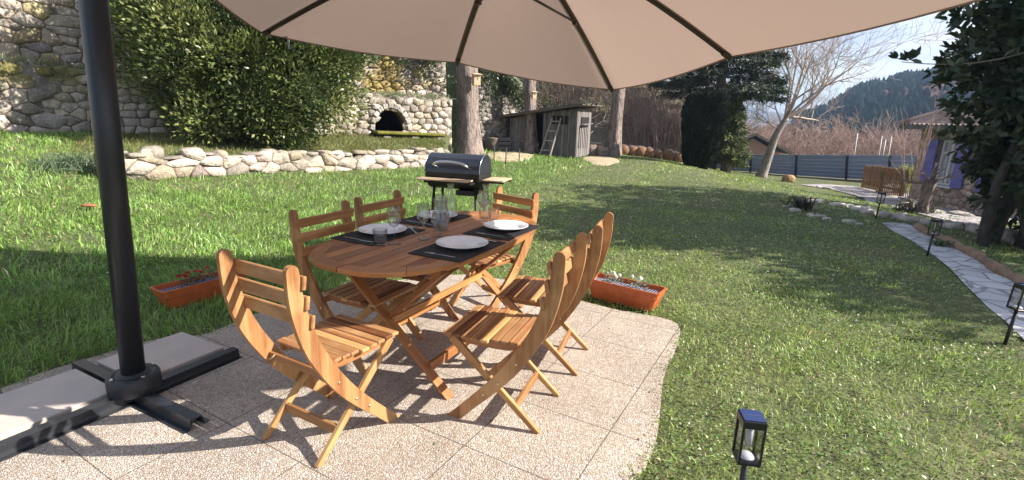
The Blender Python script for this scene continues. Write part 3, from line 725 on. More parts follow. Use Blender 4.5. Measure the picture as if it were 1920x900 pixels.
def wt(k=1.0):
    b=rnd.uniform(.72,1.18)*k; r=rnd.random()
    if r<.2: return (b*.62,b*.5,b*.5)
    if r<.4: return (b*1.2,b*1.3,b*1.25)
    return (b,b,b)
def make_chair():
    ch=empty('folding_chair')
    for sx in(-1,1):
        mb=MB(); chair_post(mb,sx*.205,t=(1.02,1.02,1.0)); p=mb.build('side_post',M['wood'],ch)
        for (y,z) in ((-.165,.355),(-.075,.235),(.0,.16)):
            mb=MB(); mb.lathe([(.0,.0),(.007,.0),(.007,.003),(0,.004)],8,(sx*(.205+.011),y,z),M=Ry(sx*PI/2)); mb.build('screw',M['brass'],p)
    for sx in(-1,1):
        mb=MB(); a=Vector((sx*.178,.185,.415)); b=Vector((sx*.178,-.262,.0)); d=(b-a).normalized()
        mb.bar(a,b+d*.012,.022,.042,t=(1.05,1.08,1),up=(0,0,1),bev=.003); o=mb.build('rear_leg',M['wood'],ch)
        # trim below ground
        for v in o.data.vertices:
            if v.co.z<0: v.co.z=0
    mb=MB(); mb.bar((-.167,-.150,.105),(.167,-.150,.105),.018,.045,t=(.95,.95,.9)); mb.build('leg_rail',M['wood'],ch)
    mb=MB(); mb.bar((-.194,-.19,.385),(.194,-.19,.385),.02,.035,t=(.9,.85,.8)); mb.build('back_rail',M['wood'],ch)
    # seat
    st=None; mb=MB(); n=8; y0,y1=-.165,.225; w=(y1-y0)/n
    for i in range(n):
        y=y0+w*(i+.5); z=.442-.010*math.sin(PI*(i+.5)/n)+(-.006 if i==n-1 else 0)
        hw=.188 if y<-.02 else .205-.004*(i==n-1)
        mb.box((0,y,z),(hw*2,w-.0045,.016),Rx(-(i-(n-1)/2)*.02),wt(),.003,0)
    st=mb.build('seat',M['wood'],ch)
    for sx in(-1,1):
        mb=MB()
        pts=[(-.165,.432),(-.05,.425),(.08,.424),(.215,.430),(.222,.405),(.2,.392),(.05,.385),(-.1,.388),(-.16,.405)]
        Mx=Matrix(((0,0,1),(1,0,0),(0,1,0)))
        mb.prism(pts,-.010,.010,t=(1.0,.95,.9),M=Mx,c=(sx*.155,0,0),G=None); mb.build('seat_rail',M['wood'],st)
    for (z,h) in ((.838,.055),(.755,.055),(.672,.055)):
        y=float(np.interp(z,[.57,.68,.78,.888],[-.283,-.318,-.338,-.345]))+.027+.009
        mb=MB(); mb.box((0,y,z),(.46,.017,h),Rx(-.16),wt(),.004,0); mb.build('back_slat',M['wood'],ch)
    mb=MB(); mb.tube([(-.15,-.2,.40),(-.17,-.21,.378),(-.185,-.205,.372),(-.2,-.19,.385)],.003,6); mb.build('cord_loop',M['palewood'],ch)
    return ch
ch0=make_chair()
def chair_at(x,y,th,label,first=False,i=[0]):
    c=ch0 if first else copy_tree(ch0); c.location=(x,y,0); c.rotation_euler=(0,0,th); tag(c,label,'folding chair','slatted folding chairs round the table'); return c
chair_at(-.821,2.16,-.51,'folding wooden chair at the near left end, its back to the viewer',True)
chair_at(-.045,2.374,1.213,'nearer folding wooden chair on the right side of the table')
chair_at(.197,2.934,1.248,'farther folding wooden chair on the right side of the table')
def chair_by_top(u,v,th,label,push=0):
    p=atz(u,v,.875); q=Rz(th)@Vector((0,-.345+push,0)); return chair_at(p.x-q.x,p.y-q.y,th,label)
chair_by_top(602,396,-2.02,'nearer folding wooden chair on the left side of the table')
chair_by_top(710,373,-2.02,'farther folding wooden chair on the left side of the table')
chair_by_top(969,364,2.33,'folding wooden chair at the far right end of the table, facing the viewer')
# ---- table
TX,TY,TH=-.451,3.034,-.469
TL,TW=1.688,.954; TZ=.745
table=empty('dining_table',(TX,TY,0),TH,'oval slatted wooden folding table on crossed legs, laid with black placemats','table')
def tout(s,hl,hw,e=2.6):
    c,sn=math.cos(s),math.sin(s); return (hw*math.copysign(abs(c)**(2/e),c),hl*math.copysign(abs(sn)**(2/e),sn))
# rim ring
N=96; bw=.075; segs=10
mb=MB()
for q in range(segs):
    a0=2*PI*q/segs+PI/10; a1=2*PI*(q+1)/segs+PI/10; m=12; V=[];Fc=[];G=[];tn=(rnd.uniform(.9,1.2),)*3; off=rnd.uniform(0,50)
    for i in range(m+1):
        a=a0+(a1-a0)*(i/m*.992+.004)
        xo,yo=tout(a,TL/2,TW/2); xi,yi=tout(a,TL/2-bw,TW/2-bw)
        for (x,y,z) in ((xo,yo,TZ-.004),(xo*.997,yo*.997,TZ),(xi,yi,TZ),(xi,yi,TZ-.024),(xo,yo,TZ-.024)):
            V.append((x,y,z)); G.append((i*.04+off,(0 if (x,y)==(xi,yi) else bw)+off,z))
    for i in range(m):
        for k in range(5): k2=(k+1)%5; Fc.append((i*5+k,i*5+5+k,i*5+5+k2,i*5+k2))
    Fc+=[(0,1,2,3,4),tuple(m*5+k for k in (4,3,2,1,0))]
    mb.add(V,Fc,G,tn)
top=mb.build('tabletop_rim',M['woodtable'],table)
mb=MB(); nb=10; W2_=TW/2-bw
for i in range(nb):
    x0=-W2_+2*W2_*i/nb+.0022; x1=-W2_+2*W2_*(i+1)/nb-.0022
    def ylim(x):
        r=max(0,1-abs(x/W2_)**2.6)**(1/2.6); return (TL/2-bw)*r-.002
    for half in(-1,1):
        ya,yb=ylim(x0),ylim(x1); 
        pts=[(x0,.003*half)]+[(x1,.003*half)]+[(x1-(x1-x0)*k/6,half*ylim(x1-(x1-x0)*k/6)) for k in range(7)]
        off=rnd.uniform(0,50); G=[(p[1]+off,p[0]+off,0) for p in pts]*2
        mb.prism(pts if half>0 else pts[::-1],TZ-.022,TZ-.001,t=wt(1.0),G=G if half>0 else G[::-1])
mb.build('tabletop_slats',M['woodtable'],table)
mb=MB()
for y in(-.52,.52): mb.box((0,y,TZ-.045),(.72,.045,.04),None,(.9,.9,.9),.003)
for x in(-.3,.3): mb.box((x,0,TZ-.045),(.04,.99,.035),None,(.9,.9,.9),.003)
mb.build('under_frame',M['woodtable'],table)
for y,s in((-.50,1),(.50,-1)):
    for k,dy in((1,0),(-1,.026*s)):
        mb=MB(); a=Vector((-.36*k,y+dy,TZ-.06)); b=Vector((.40*k,y+dy,.0)); d=(b-a).normalized(); mb.bar(a,b+d*.02,.024,.062,t=(1,1,1) if k>0 else (.85,.8,.75),up=(0,1,0),bev=.003)
        o=mb.build('leg',M['woodtable'],table)
        for v in o.data.vertices:
            if v.co.z<0: v.co.z=0
# braces along the table
mb=MB(); mb.bar((.27,-.487,.135),(.27,.46,.135),.024,.055,t=(.9,.85,.85),up=(0,0,1)); mb.build('stretcher',M['woodtable'],table)
mb=MB(); mb.bar((-.27,-.46,.135),(-.27,.487,.135),.024,.055,t=(1.2,1.2,1.1),up=(0,0,1)); mb.build('stretcher',M['woodtable'],table)
mb=MB(); mb.bar((.03,-.487,.36),(.03,.46,.36),.022,.036,t=(1.5,1.75,1.7),up=(0,0,1)); mb.build('stretcher',M['woodtable'],table)
def TP(x,y,z=TZ): q=Rz(TH)@Vector((x,y,0)); return Vector((TX+q.x,TY+q.y,z))
# ---- place settings
def make_mat():
    mb=MB(); nx,ny=9,12; V=[];Fc=[]
    mb.prism([(-.165,-.245),(.165,-.245),(.165,.245),(-.165,.245)],0,.003)
    return mb
def plate_mb():
    mb=MB(); r=.148
    mb.lathe([(0,.006),(r*.55,.006),(r*.62,.009),(r*.68,.017),(r*.97,.026),(r,.0275),(r*1.004,.0255),(r*.97,.0225),(r*.66,.010),(r*.58,.001),(0,.001)],64)
    return mb
def fork_mb():
    mb=MB(); z=.005
    mb.prism([(-.005,-.10),(.005,-.10),(.003,.02),(-.003,.02)],z,z+.002)
    mb.prism([(-.003,.02),(.003,.02),(.011,.045),(.011,.055),(-.011,.055),(-.011,.045)],z,z+.002)
    for k in range(4): x=-.0095+.0063*k; mb.prism([(x-.0014,.055),(x+.0014,.055),(x+.0010,.095),(x-.0010,.095)],z,z+.002)
    return mb
def knife_mb():
    mb=MB(); z=.005
    mb.prism([(-.007,-.11),(.007,-.11),(.006,.0),(-.006,.0)],z,z+.004); mb.prism([(-.006,.0),(.006,.0),(.010,.03),(.009,.09),(.002,.115),(-.006,.10)],z,z+.0015); return mb
def spoon_mb():
    mb=MB(); z=.005; mb.prism([(-.005,-.10),(.005,-.10),(.003,.04),(-.003,.04)],z,z+.002)
    V=[]; 
    mb.prism([(.019*math.cos(a),.068+.03*math.sin(a)) for a in [2*PI*k/16 for k in range(16)]],z,z+.005); return mb
S0={}
S0['mat']=make_mat().build('placemat',M['black']); S0['plate']=plate_mb().build('dinner_plate',M['porcelain']); S0['fork']=fork_mb().build('fork',M['steel']); S0['knife']=knife_mb().build('knife',M['steel']); S0['spoon']=spoon_mb().build('spoon',M['steel'])
used=set()
def put(k,x,y,z,rz,label,cat,group,z0=TZ):
    o=S0[k] if k not in used else S0[k].copy()
    if k in used: C.objects.link(o)
    used.add(k); p=TP(x,y,z0+z); o.location=p; o.rotation_euler=(0,0,TH+rz); tag(o,label,cat,group); return o
sets=[(.285,-.215,1,'near right','nearest the viewer'),(.275,.33,1,'far right','at the far right'),(-.305,-.20,-1,'near left','at the near left, behind the tumbler'),(-.305,.37,-1,'far left','at the far left, behind the stemmed glasses')]
for x,y,s,nm,wh in sets:
    put('mat',x,y,.001,.0,'black woven placemat %s of the table'%wh if s else '','placemat','black placemats on the table')
    put('plate',x-.045*0,y+.03,.004,0,'white dinner plate %s of the table'%wh,'plate','white plates on the placemats')
    put('fork',x-.0,y-.19 if s>0 else y+.21,.0,(PI/2 if s>0 else -PI/2)+.1*0,'steel fork beside the plate %s of the table'%wh,'fork','forks beside the plates')
    put('knife',x+.01,y+.215 if s>0 else y-.19,.0,PI/2 if s>0 else -PI/2,'steel knife beside the plate %s of the table'%wh,'knife','knives beside the plates')
put('spoon',-.19,-.02,.0,.9,'steel spoon on the placemat just behind the near wine glass','spoon',None)
# ---- glasses
def glass_obj(name,outer,inner,x,y,label,cat,n=32,group=None):
    mb=MB(); prof=outer+inner[::-1]; mb.lathe(prof,n); o=mb.build(name,M['glass'],loc=TP(x,y,TZ+.001)); tag(o,label,cat,group); return o
wo=[(0,0),(.034,0),(.036,.002),(.02,.006),(.006,.012),(.0045,.03),(.0045,.085),(.008,.095),(.025,.108),(.038,.13),(.041,.152),(.038,.18),(.031,.215)]
wi=[(0,.100),(.008,.101),(.024,.111),(.0365,.131),(.0395,.152),(.0365,.18),(.0298,.215)]
glass_obj('wine_glass',wo,wi,-.072,-.335,'tall stemmed wine glass right next to the cut tumbler','wine glass',group='stemmed wine glasses')
glass_obj('wine_glass',wo,wi,.0,-.16,'tall stemmed wine glass in the middle, left of the round balloon glass','wine glass',group='stemmed wine glasses')
glass_obj('wine_glass',wo,wi,.02,.50,'tall stemmed wine glass at the far end beside the carafe','wine glass',group='stemmed wine glasses')
glass_obj('wine_glass',wo,wi,-.13,.20,'tall stemmed wine glass behind the glass jug','wine glass',group='stemmed wine glasses')
bo=[(0,0),(.033,0),(.034,.003),(.012,.008),(.006,.014),(.007,.03),(.03,.045),(.05,.07),(.056,.095),(.05,.125),(.038,.15)]
bi=[(0,.037),(.01,.038),(.03,.049),(.048,.072),(.054,.095),(.048,.125),(.0365,.15)]
glass_obj('balloon_glass',bo,bi,.04,-.05,'short stemmed round balloon glass behind the nearest plate','glass')
to=[(0,0),(.031,0),(.033,.003),(.037,.05),(.041,.09)]; ti=[(0,.01),(.028,.011),(.034,.05),(.0385,.09)]
def tumbler(x,y,label):
    o=glass_obj('tumbler',to,ti,x,y,label,'tumbler',24,'cut glass tumblers')
    for v in o.data.vertices:
        r=math.hypot(v.co.x,v.co.y)
        if r>.031 and .004<v.co.z<.075: k=1+.03*math.sin(math.atan2(v.co.y,v.co.x)*12+ (v.co.z*100)); v.co.x*=k; v.co.y*=k
    return o
tumbler(-.12,-.40,'short cut glass tumbler nearest the viewer, left of the wine glass')
tumbler(.07,.56,'short cut glass tumbler at the far end of the table beside the carafe')
# jug
jug=empty('glass_jug',TP(-.06,.10,TZ+.001),TH,'clear glass water jug with handle in the middle of the table','jug')
jo=[(0,0),(.045,0),(.05,.004),(.056,.05),(.055,.10),(.043,.15),(.041,.17),(.048,.20)]; ji=[(0,.008),(.044,.009),(.0525,.05),(.0515,.10),(.0395,.15),(.0375,.17),(.0455,.20)]
mb=MB(); mb.lathe(jo+ji[::-1],32); mb.build('jug_body',M['glass'],jug)
mb=MB(); mb.tube([(.04,0,.175),(.07,0,.18),(.092,0,.155),(.09,0,.11),(.07,0,.08),(.054,0,.07)],.006,8); mb.build('handle',M['glass'],jug)
co=[(0,0),(.042,0),(.045,.004),(.046,.06),(.042,.11),(.022,.16),(.017,.19),(.019,.22),(.026,.245)]; ci=[(0,.006),(.04,.008),(.0435,.06),(.0395,.11),(.0195,.16),(.0145,.19),(.0165,.22),(.0245,.245)]
glass_obj('carafe',co,ci,-.02,.60,'clear glass carafe with narrow neck at the far end of the table','carafe',group='glass carafes')
glass_obj('carafe',co,ci,-.22,.45,'clear glass carafe with narrow neck standing left behind the jug','carafe',group='glass carafes')

# ---- parasol
e1=Vector((.46,.888,0)).normalized(); e2=Vector((.888,-.46,0)).normalized(); BO=Vector((-1.925,2.325,0))
par=empty('cantilever_parasol',BO,math.atan2(e1.y,e1.x),'large square taupe cantilever parasol on an anthracite mast with steel cross base','parasol')
def beam(L0,L1,axis,name):
    mb=MB(); pr=[(-.062,.0),(-.062,.004),(-.031,.004),(-.028,.05),(.028,.05),(.031,.004),(.062,.004),(.062,.0),(.0345,.0),(.0245,.046),(-.0245,.046),(-.0345,.0)]
    V=[];Fc=[]
    for Lq in(L0,L1):
        for (a,z) in pr: V.append((Lq,a,z) if axis==0 else (a,Lq,z))
    n=len(pr)
    for i in range(n): j=(i+1)%n; Fc.append((i,j,n+j,n+i))
    # end caps as quads
    for o_ in(0,n):
        for a,b,c,d in ((0,1,2,11),(11,2,3,10),(10,3,4,9),(9,4,5,8),(8,5,6,7)): Fc.append((o_+a,o_+b,o_+c,o_+d))
    mb.add(V,Fc); return mb.build(name,M['anth'],par)
beam(-.95,.55,0,'base_beam')
b2=beam(-.52,-.034,1,'base_beam'); b3=beam(.034,.60,1,'base_beam')
mb=MB(); mb.lathe([(.0,.045),(.108,.045),(.116,.052),(.116,.125),(.110,.138),(.084,.142),(.080,.137),(.074,.137),(.070,.150),(.05,.152)],40); mb.build('base_collar',M['plasticgrey'],par)
# mast
inv=Matrix.Rotation(-math.atan2(e1.y,e1.x),3,'Z')
def PL(p): return inv@(Vector(p)-BO)
MT=2.52
mb=MB(); pts=[(.050*math.copysign(abs(math.cos(a))**.75,math.cos(a)),.047*math.copysign(abs(math.sin(a))**.75,math.sin(a))) for a in [2*PI*k/28 for k in range(28)]]
LEAN=inv@Vector((.135,.0,0)); V=[(x+LEAN.x*(z-.09)/2.4,y+LEAN.y*(z-.09)/2.4,z) for z in(.09,MT) for x,y in pts]; Fc=[(i,(i+1)%28,28+(i+1)%28,28+i) for i in range(28)]+[tuple(range(28))[::-1],tuple(range(28,56))]
mb.add(V,Fc,None,1,True); mb.f; mb.build('mast',M['anth'],par)
# canopy corners, pinned to sight rays at fitted depth
k1=Vector(atd(492,62,4.01)); k2=Vector(atd(1148,168,4.834)); k3=Vector((1.775,1.962,1.965)); k4=Vector((-1.098,1.138,2.218))
k3=Vector(atd(1795,3,2.55)); dirn=(k3-k2); k3=k2+dirn.normalized()*3.0
d41=Vector(atd(418,0,3.3))-k1; k4=k1+d41.normalized()*3.0
hub=Vector((-.052,3.029,2.468))
corners=[k1,k2,k3,k4]
mids=[(corners[i]+corners[(i+1)%4])/2 for i in range(4)]
mids[0]=Vector(atd(857,117,4.42)); mids[1]=Vector(atd(1371,106,3.42))
rim=[]
for i in range(4): rim+=[corners[i],mids[i]]
def panel(A,B,hubp,n=10):
    V=[];Fc=[]
    for i in range(n+1):
        f=i/n
        for j in range(n+1):
            g=j/n; e=A.lerp(B,g); p=hubp.lerp(e,f)
            sag=-.05*math.sin(PI*g)*f*(1-.35*f); bow=-.04*math.sin(PI*f)
            # bow of ribs (slight curve downward toward the rim)
            p=p+Vector((0,0,.05*math.sin(PI*f)))+Vector((0,0,sag))
            V.append(PL(p))
    for i in range(n):
        for j in range(n):
            a=i*(n+1)+j; Fc.append((a,a+1,a+n+2,a+n+1))
    return V,Fc
mb=MB()
for i in range(8):
    V,Fc=panel(rim[i],rim[(i+1)%8],hub+Vector((0,0,.02))); mb.add(V,Fc,None,1,True)
can=mb.build('canopy',M['canopy'],par)
# weld seams, keep normals
bm=bmesh.new(); bm.from_mesh(can.data); bmesh.ops.remove_doubles(bm,verts=bm.verts,dist=.0008); bm.to_mesh(can.data); bm.free()
# hem
mb=MB()
for i in range(8):
    A,B=rim[i],rim[(i+1)%8]; Q=[]
    for g in range(9): e=A.lerp(B,g/8)+Vector((0,0,-.05*math.sin(PI*g/8)*.65)); Q.append(PL(e))
    mb.tube(Q,.006,6,flat=1)
mb.build('hem',M['canopy'],can)
M['seam']=mat('canopy seam tape',(.27,.20,.17),.9)
for i in range(8):
    e=rim[i]; mb=MB(); Q=[]
    for k in range(13):
        f=.06+k/12*.93; Q.append(hub.lerp(e,f)+Vector((0,0,.05*math.sin(PI*f)+.02*(1-f)-.003)))
    wv=(rim[(i+1)%8]-rim[i-1]).normalized()*.022; V=[PL(q+wv*s_+Vector((0,0,dz_))) for q in Q for s_,dz_ in ((-1,0),(1,0),(1,-.002),(-1,-.002))]
    Fc=[(4*k+a,4*k+4+a,4*k+4+(a+1)%4,4*k+(a+1)%4) for k in range(12) for a in range(4)]+[(0,1,2,3),(48,49,50,51)]
    mb.add(V,Fc); mb.build('seam',M['seam'],can)
for i in range(8):
    e=rim[i]; Q=[]
    for k in range(9):
        f=k/8*.985; p=hub.lerp(e,f)+Vector((0,0,.05*math.sin(PI*f)+.02*(1-f)-.016)); Q.append(PL(p))
    mb=MB(); mb.tube(Q,.0115,8); rb=mb.build('rib',M['rib'],par)
    mb=MB(); mb.tube([Q[-1]-(Q[-1]-Q[-2]).normalized()*.05,Q[-1]+(Q[-1]-Q[-2]).normalized()*.02],.017,8); mb.build('rib_tip',M['rib'],rb)
    j=hub.lerp(e,.50)+Vector((0,0,.05-.005)); lowh=hub+Vector((0,0,-.30))
    mb=MB(); mb.tube([PL(lowh+(j-lowh)*.05),PL(j)],.009,6); mb.build('strut',M['rib'],rb)
    mb=MB(); mb.box(PL(j+Vector((0,0,-.006))),(.05,.03,.03),None,1,.004); mb.build('joint',M['rib'],rb)
mb=MB(); mb.lathe([(0,-.34),(.035,-.335),(.05,-.31),(.05,-.28),(.03,-.265),(.024,-.26),(.024,-.03),(.05,-.02),(.05,.02),(.03,.05),(0,.06)],20,PL(hub)); mb.build('hub',M['rib'],par)
mt=BO+Vector((0,0,MT)); mb=MB(); P_=catmull([PL(mt-Vector((0,0,.25))+Vector((.06,0,0))),PL(mt+Vector((.35,.05,.18))),PL(hub+Vector((-.7,-.15,.42))),PL(hub+Vector((0,0,.30)))],6)
mb.tube([Vector(p) for p in P_],.035,12); mb.tube([PL(hub+Vector((0,0,.02))),PL(hub+Vector((0,0,.31)))],.02,8); mb.build('arm',M['anth'],par)
mb=MB(); mb.box(PL(BO+Vector((.07,0,1.75))),(.09,.08,.2),None,1,.01); mb.tube([PL(BO+Vector((.11,0,1.75))),PL(BO+Vector((.19,0,1.75))),PL(BO+Vector((.2,.0,1.68)))],.01,8); crank=mb
mb=MB(); q=rim[0].lerp(rim[1],.12); q=PL(q); mb.box(q+Vector((0,0,-.0)),(.045,.003,.17),Rz(.6),.55,.0); mb.build('care_strap',M['gridgrey'],par)
for a in range(4):
    d_=(e1,e2,-e1,-e2)[a]; p_=PL(BO+d_*.095+Vector((0,0,.140))); mb=MB(); mb.lathe([(0,.0),(.009,0),(.009,.006),(.006,.009),(0,.009)],6,p_,smooth=False); mb.build('bolt',M['steel'],par)
# ballast slabs
def slab(a0,a1,b0,b1,label):
    c=BO+e1*(a0+a1)/2+e2*(b0+b1)/2; mb=MB(); mb.box((0,0,.028),(a1-a0,b1-b0,.044),None,1,.004); o=mb.build('paving_slab',M['slab'],loc=(c.x,c.y,.003),rz=math.atan2(e1.y,e1.x)); tag(o,label,'concrete slab','slabs weighing down the parasol base'); return o
M['slab']=mat('ballast slab concrete',(.56,.48,.42),.85,noise=[((160,160,160),2,(.34,.29,.26),.5,.7),((6,6,6),4,(.46,.40,.37),.4,.7)],bump=((200,200,200),.3,.003))
slab(.05,.52,-.50,-.068,'grey concrete slab between the parasol base beams, behind the collar')
slab(-.78,-.05,-.50,-.068,'grey concrete slab left of the parasol base, running out of the picture')

# ---- planters
def planter(p,rz,flower,label,kind):
    t=empty('flower_trough',p,rz,label,'planter','terracotta coloured troughs beside the patio')
    L2,w2,h=.315,.105,.165; tp=.80
    def ring(f,z,inn=0): 
        a,b=L2*f-inn,w2*f-inn; r=.02; return [(-a+r,-b,z),(a-r,-b,z),(a,-b+r,z),(a,b-r,z),(a-r,b,z),(-a+r,b,z),(-a,b-r,z),(-a,-b+r,z)]
    rings=[ring(.84,0),ring(.93,h*.62),ring(.965,h*.64),ring(.985,h-.012),ring(1.02,h-.010),ring(1.02,h),ring(1.0,h,.008),ring(.93,h*.6,.010)]
    V=[p_ for r_ in rings for p_ in r_]; Fc=[]
    for i in range(len(rings)-1):
        for k in range(8): k2=(k+1)%8; Fc.append((i*8+k,i*8+k2,i*8+8+k2,i*8+8+k))
    Fc.append(tuple(range(8))[::-1]); mb=MB(); mb.add(V,Fc); mb.build('trough',M['terracotta'],t)
    mb=MB(); mb.box((0,0,h*.66),(L2*1.86,w2*1.78,.02)); mb.build('soil',M['soil'],t)
    mb=MB(); 
    for i in range(26):
        x=-L2*.88+L2*1.76*i/25
        mb.box((x,0,h*.66+.02),(.006,w2*1.7,.005))
    for y in(-.06,-.02,.02,.06): mb.box((0,y,h*.66+.019),(L2*1.8,.006,.004))
    mb.build('grid_insert',M['gridgrey'],t)
    for cx,nf in ((-.11,4),(.12,4)) if kind=='white' else ((-.10,5),(.02,3),(.24,2)):
        V=[];T=[];Fq=[]; base=0
        for i in range(90):
            a=rnd.random()*2*PI; r_=rnd.random()**.5*.075; z=h*.7+rnd.uniform(.0,.085); L_=rnd.uniform(.02,.035); w_=L_*.32
            d=Vector((math.cos(a),math.sin(a),rnd.uniform(-.1,.9))).normalized(); s_=Vector((-math.sin(a),math.cos(a),0)); o_=Vector((cx+r_*math.cos(a),r_*math.sin(a)*.8,z))
            V+=[o_,o_+d*L_*.5+s_*w_,o_+d*L_,o_+d*L_*.5-s_*w_]; Fq.append((base,base+1,base+2,base+3)); base+=4
            c_=(.20,.27,.22) if kind=='white' else (.05,.085,.04); T+= [np.array(c_)*rnd.uniform(.6,1.4)]*4
        pl=mesh_np('plant',V,Fq,M['leafm'],t,np.array(T))
        for k in range(nf):
            V=[];T=[];Fq=[];base=0; fc=Vector((cx+rnd.uniform(-.06,.06),rnd.uniform(-.05,.04),h*.7+rnd.uniform(.09,.125)))
            for i in range(26):
                d=Vector((rnd.gauss(0,1),rnd.gauss(0,1),abs(rnd.gauss(0,1))*.7)).normalized(); u_=d.orthogonal().normalized(); v_=d.cross(u_); c=fc+d*.013; r_=.010
                V+=[c+u_*r_,c+v_*r_,c-u_*r_,c-v_*r_]; Fq.append((base,base+1,base+2,base+3)); base+=4; T+=[np.array(flower)*rnd.uniform(.8,1.1)]*4
            mesh_np('flower',V,Fq,M['leafm'],pl,np.array(T))
    return t
def foot(u,v): p=at(u,v); return p
a=foot(322,583); b=foot(436,552); d=(b-a).normalized(); ang=math.atan2(d.y,d.x); n_=Vector((-d.y,d.x,0)); c=a+d*.27+n_*.09
planter((c.x,c.y,GZs(c.x,c.y)-.005),ang,(.62,.02,.03),'terracotta coloured plastic trough with small red flowers on the shaded lawn','red')
a=foot(1108,556); b=foot(1218,584); d=(b-a).normalized(); ang=math.atan2(d.y,d.x); n_=Vector((-d.y,d.x,0)); c=(a+b)/2+n_*.09
planter((c.x,c.y,GZs(c.x,c.y)-.005),ang,(.80,.78,.72),'terracotta coloured plastic trough with white flowers and grey leaves at the patio edge','white')

# ---- barbecue
gp=Vector((-.575,5.25,GZs(-.575,5.25))); g=empty('charcoal_grill',gp,R(-17),'black barrel charcoal grill with closed lid, chrome handle and pale wooden shelves on the lawn','grill')
bl,rr_=.60,.185; zc=.865-gp.z+.03
def half(a0,a1,r,L,n=14):
    mb=MB(); V=[];Fc=[]
    for sx in(-1,1):
        for i in range(n+1): a=a0+(a1-a0)*i/n; V.append((sx*L/2,r*math.cos(a),zc+r*math.sin(a)))
    for i in range(n): Fc.append((i,i+1,n+2+i,n+1+i))
    Fc.append(tuple(range(n+1))); Fc.append(tuple(range(n+1,2*n+2))[::-1]); Fc.append((0,n,2*n+1,n+1))
    mb.add(V,Fc); return mb
lid=half(0,PI,rr_,bl); ld=lid.build('lid',M['grillblack'],g)
mb=MB()
for sx in(-1,1): mb.tube([(sx*bl/2,rr_*1.005*math.cos(a),zc+rr_*1.005*math.sin(a)) for a in [PI*k/16 for k in range(17)]],.004,5)
mb.build('lid_rim',M['steel'],ld)
hz=.09; P_=[(-.17,-rr_*.93,zc+hz-.03),(-.185,-rr_-.03,zc+hz-.012),(-.13,-rr_-.055,zc+hz+.02),(0,-rr_-.06,zc+hz+.03),(.13,-rr_-.055,zc+hz+.015),(.185,-rr_-.03,zc+hz-.02),(.17,-rr_*.93,zc+hz-.035)]
mb=MB(); mb.tube([Vector(p) for p in catmull(P_,5)],.012,10); mb.build('handle',M['steel'],ld)
half(-PI+.02,-.02,rr_*.985,bl-.01).build('bowl',M['grillmatt'],g)
zs=zc-.055
def shelf(cx,cy,lx,ly,nb,long):
    mb=MB()
    for i in range(nb):
        if long==0: mb.box((cx,cy-ly/2+ly*(i+.5)/nb,zs),(lx,ly/nb-.004,.014),None,rnd.uniform(.85,1.15),.002,0)
        else: mb.box((cx-lx/2+lx*(i+.5)/nb,cy,zs),(lx/nb-.004,ly,.014),None,rnd.uniform(.85,1.15),.002,1)
    return mb
shelf(-.03,-rr_-.115,.56,.15,3,0).build('front_shelf',M['palewood'],g)
shelf(bl/2+.135,-.02,.22,.30,5,1).build('side_shelf',M['palewood'],g)
mb=MB(); mb.box((.0,-rr_-.11,zs-.018),(.50,.02,.02)); mb.box((bl/2+.12,-.13,zs-.018),(.24,.02,.02)); mb.box((bl/2+.12,.1,zs-.018),(.24,.02,.02))
for sx in(-1,1): mb.box((sx*.24,-rr_-.04,zs-.03),(.02,.16,.02))
mb.box((.12,-.02,zc-rr_-.02),(.2,.2,.05)); mb.build('bracket',M['grillmatt'],g)
for sx in(-1,1):
    for sy in(-1,1):
        mb=MB(); mb.tube([(sx*.23,sy*.10,zc-.14),(sx*.27,sy*.17,0)],.016,8); mb.build('leg',M['grillmatt'],g)
mb=MB(); mb.box((0,0,.18),(.5,.3,.012)); mb.build('lower_shelf',M['grillmatt'],g)

# ---- solar lamps
def make_lamp():
    t=empty('solar_lamp'); w=.040; H=.44; hb=.265; 
    mb=MB(); mb.tube([(0,0,-.05),(0,0,hb)],.011,10); mb.build('stake',M['pvcblack'],t)
    mb=MB(); mb.box((0,0,hb),(w*2,w*2,.012),None,1,.002); fr=mb
    for sx in(-1,1):
        for sy in(-1,1): fr.box((sx*(w-.004),sy*(w-.004),(hb+H-.03)/2),(.008,.008,H-.03-hb))
    fr.box((0,0,H-.016),(w*2.04,w*2.04,.03),None,1,.002); f=fr.build('lamp_frame',M['pvcblack'],t)
    mb=MB(); mb.box((0,0,H+.001),(w*1.84,w*1.84,.004)); so_=mb.build('solar_panel',M['solar'],t)
    mb=MB(); mb.box((0,0,H+.0035),(w*1.5,.0015,.001)); mb.build('contact_strip',M['steel'],so_)
    mb=MB()
    for k in range(4):
        a=k*PI/2; mb.box((math.cos(a)*(w-.006),math.sin(a)*(w-.006),(hb+H-.03)/2),(.002 if k%2==0 else w*1.8,w*1.8 if k%2==0 else .002,H-.045-hb))
    mb.build('glass_pane',M['pane'],t)
    mb=MB(); mb.lathe([(0,0),(.028,.0),(.026,.004),(.02,.012),(0,.014)],20,(0,0,hb+.008)); mb.lathe([(.012,0),(.012,.085),(.0,.087)],12,(0,0,H-.12)); mb.build('reflector',M['whitebit'],t)
    return t
l0=make_lamp()
LL=[(atz(1411,780,.44),-.15,'black square solar lantern on a stake in the grass at the bottom of the picture'),
    (at(1884,645),.0,'black solar lantern staked beside the near end of the pale path'),
    (at(1738,481),.2,'black solar lantern standing beside the middle of the pale path'),
    (at(1642,410),.2,'small distant solar lantern by the white edging stones at the far end of the path')]
for i,(p,rz,lb) in enumerate(LL):
    l=l0 if i==0 else copy_tree(l0); l.location=(p.x,p.y,GZs(p.x,p.y)); l.rotation_euler.z=rz; tag(l,lb,'garden lamp','solar lanterns along the path')
    if i: l.rotation_euler.y=.06
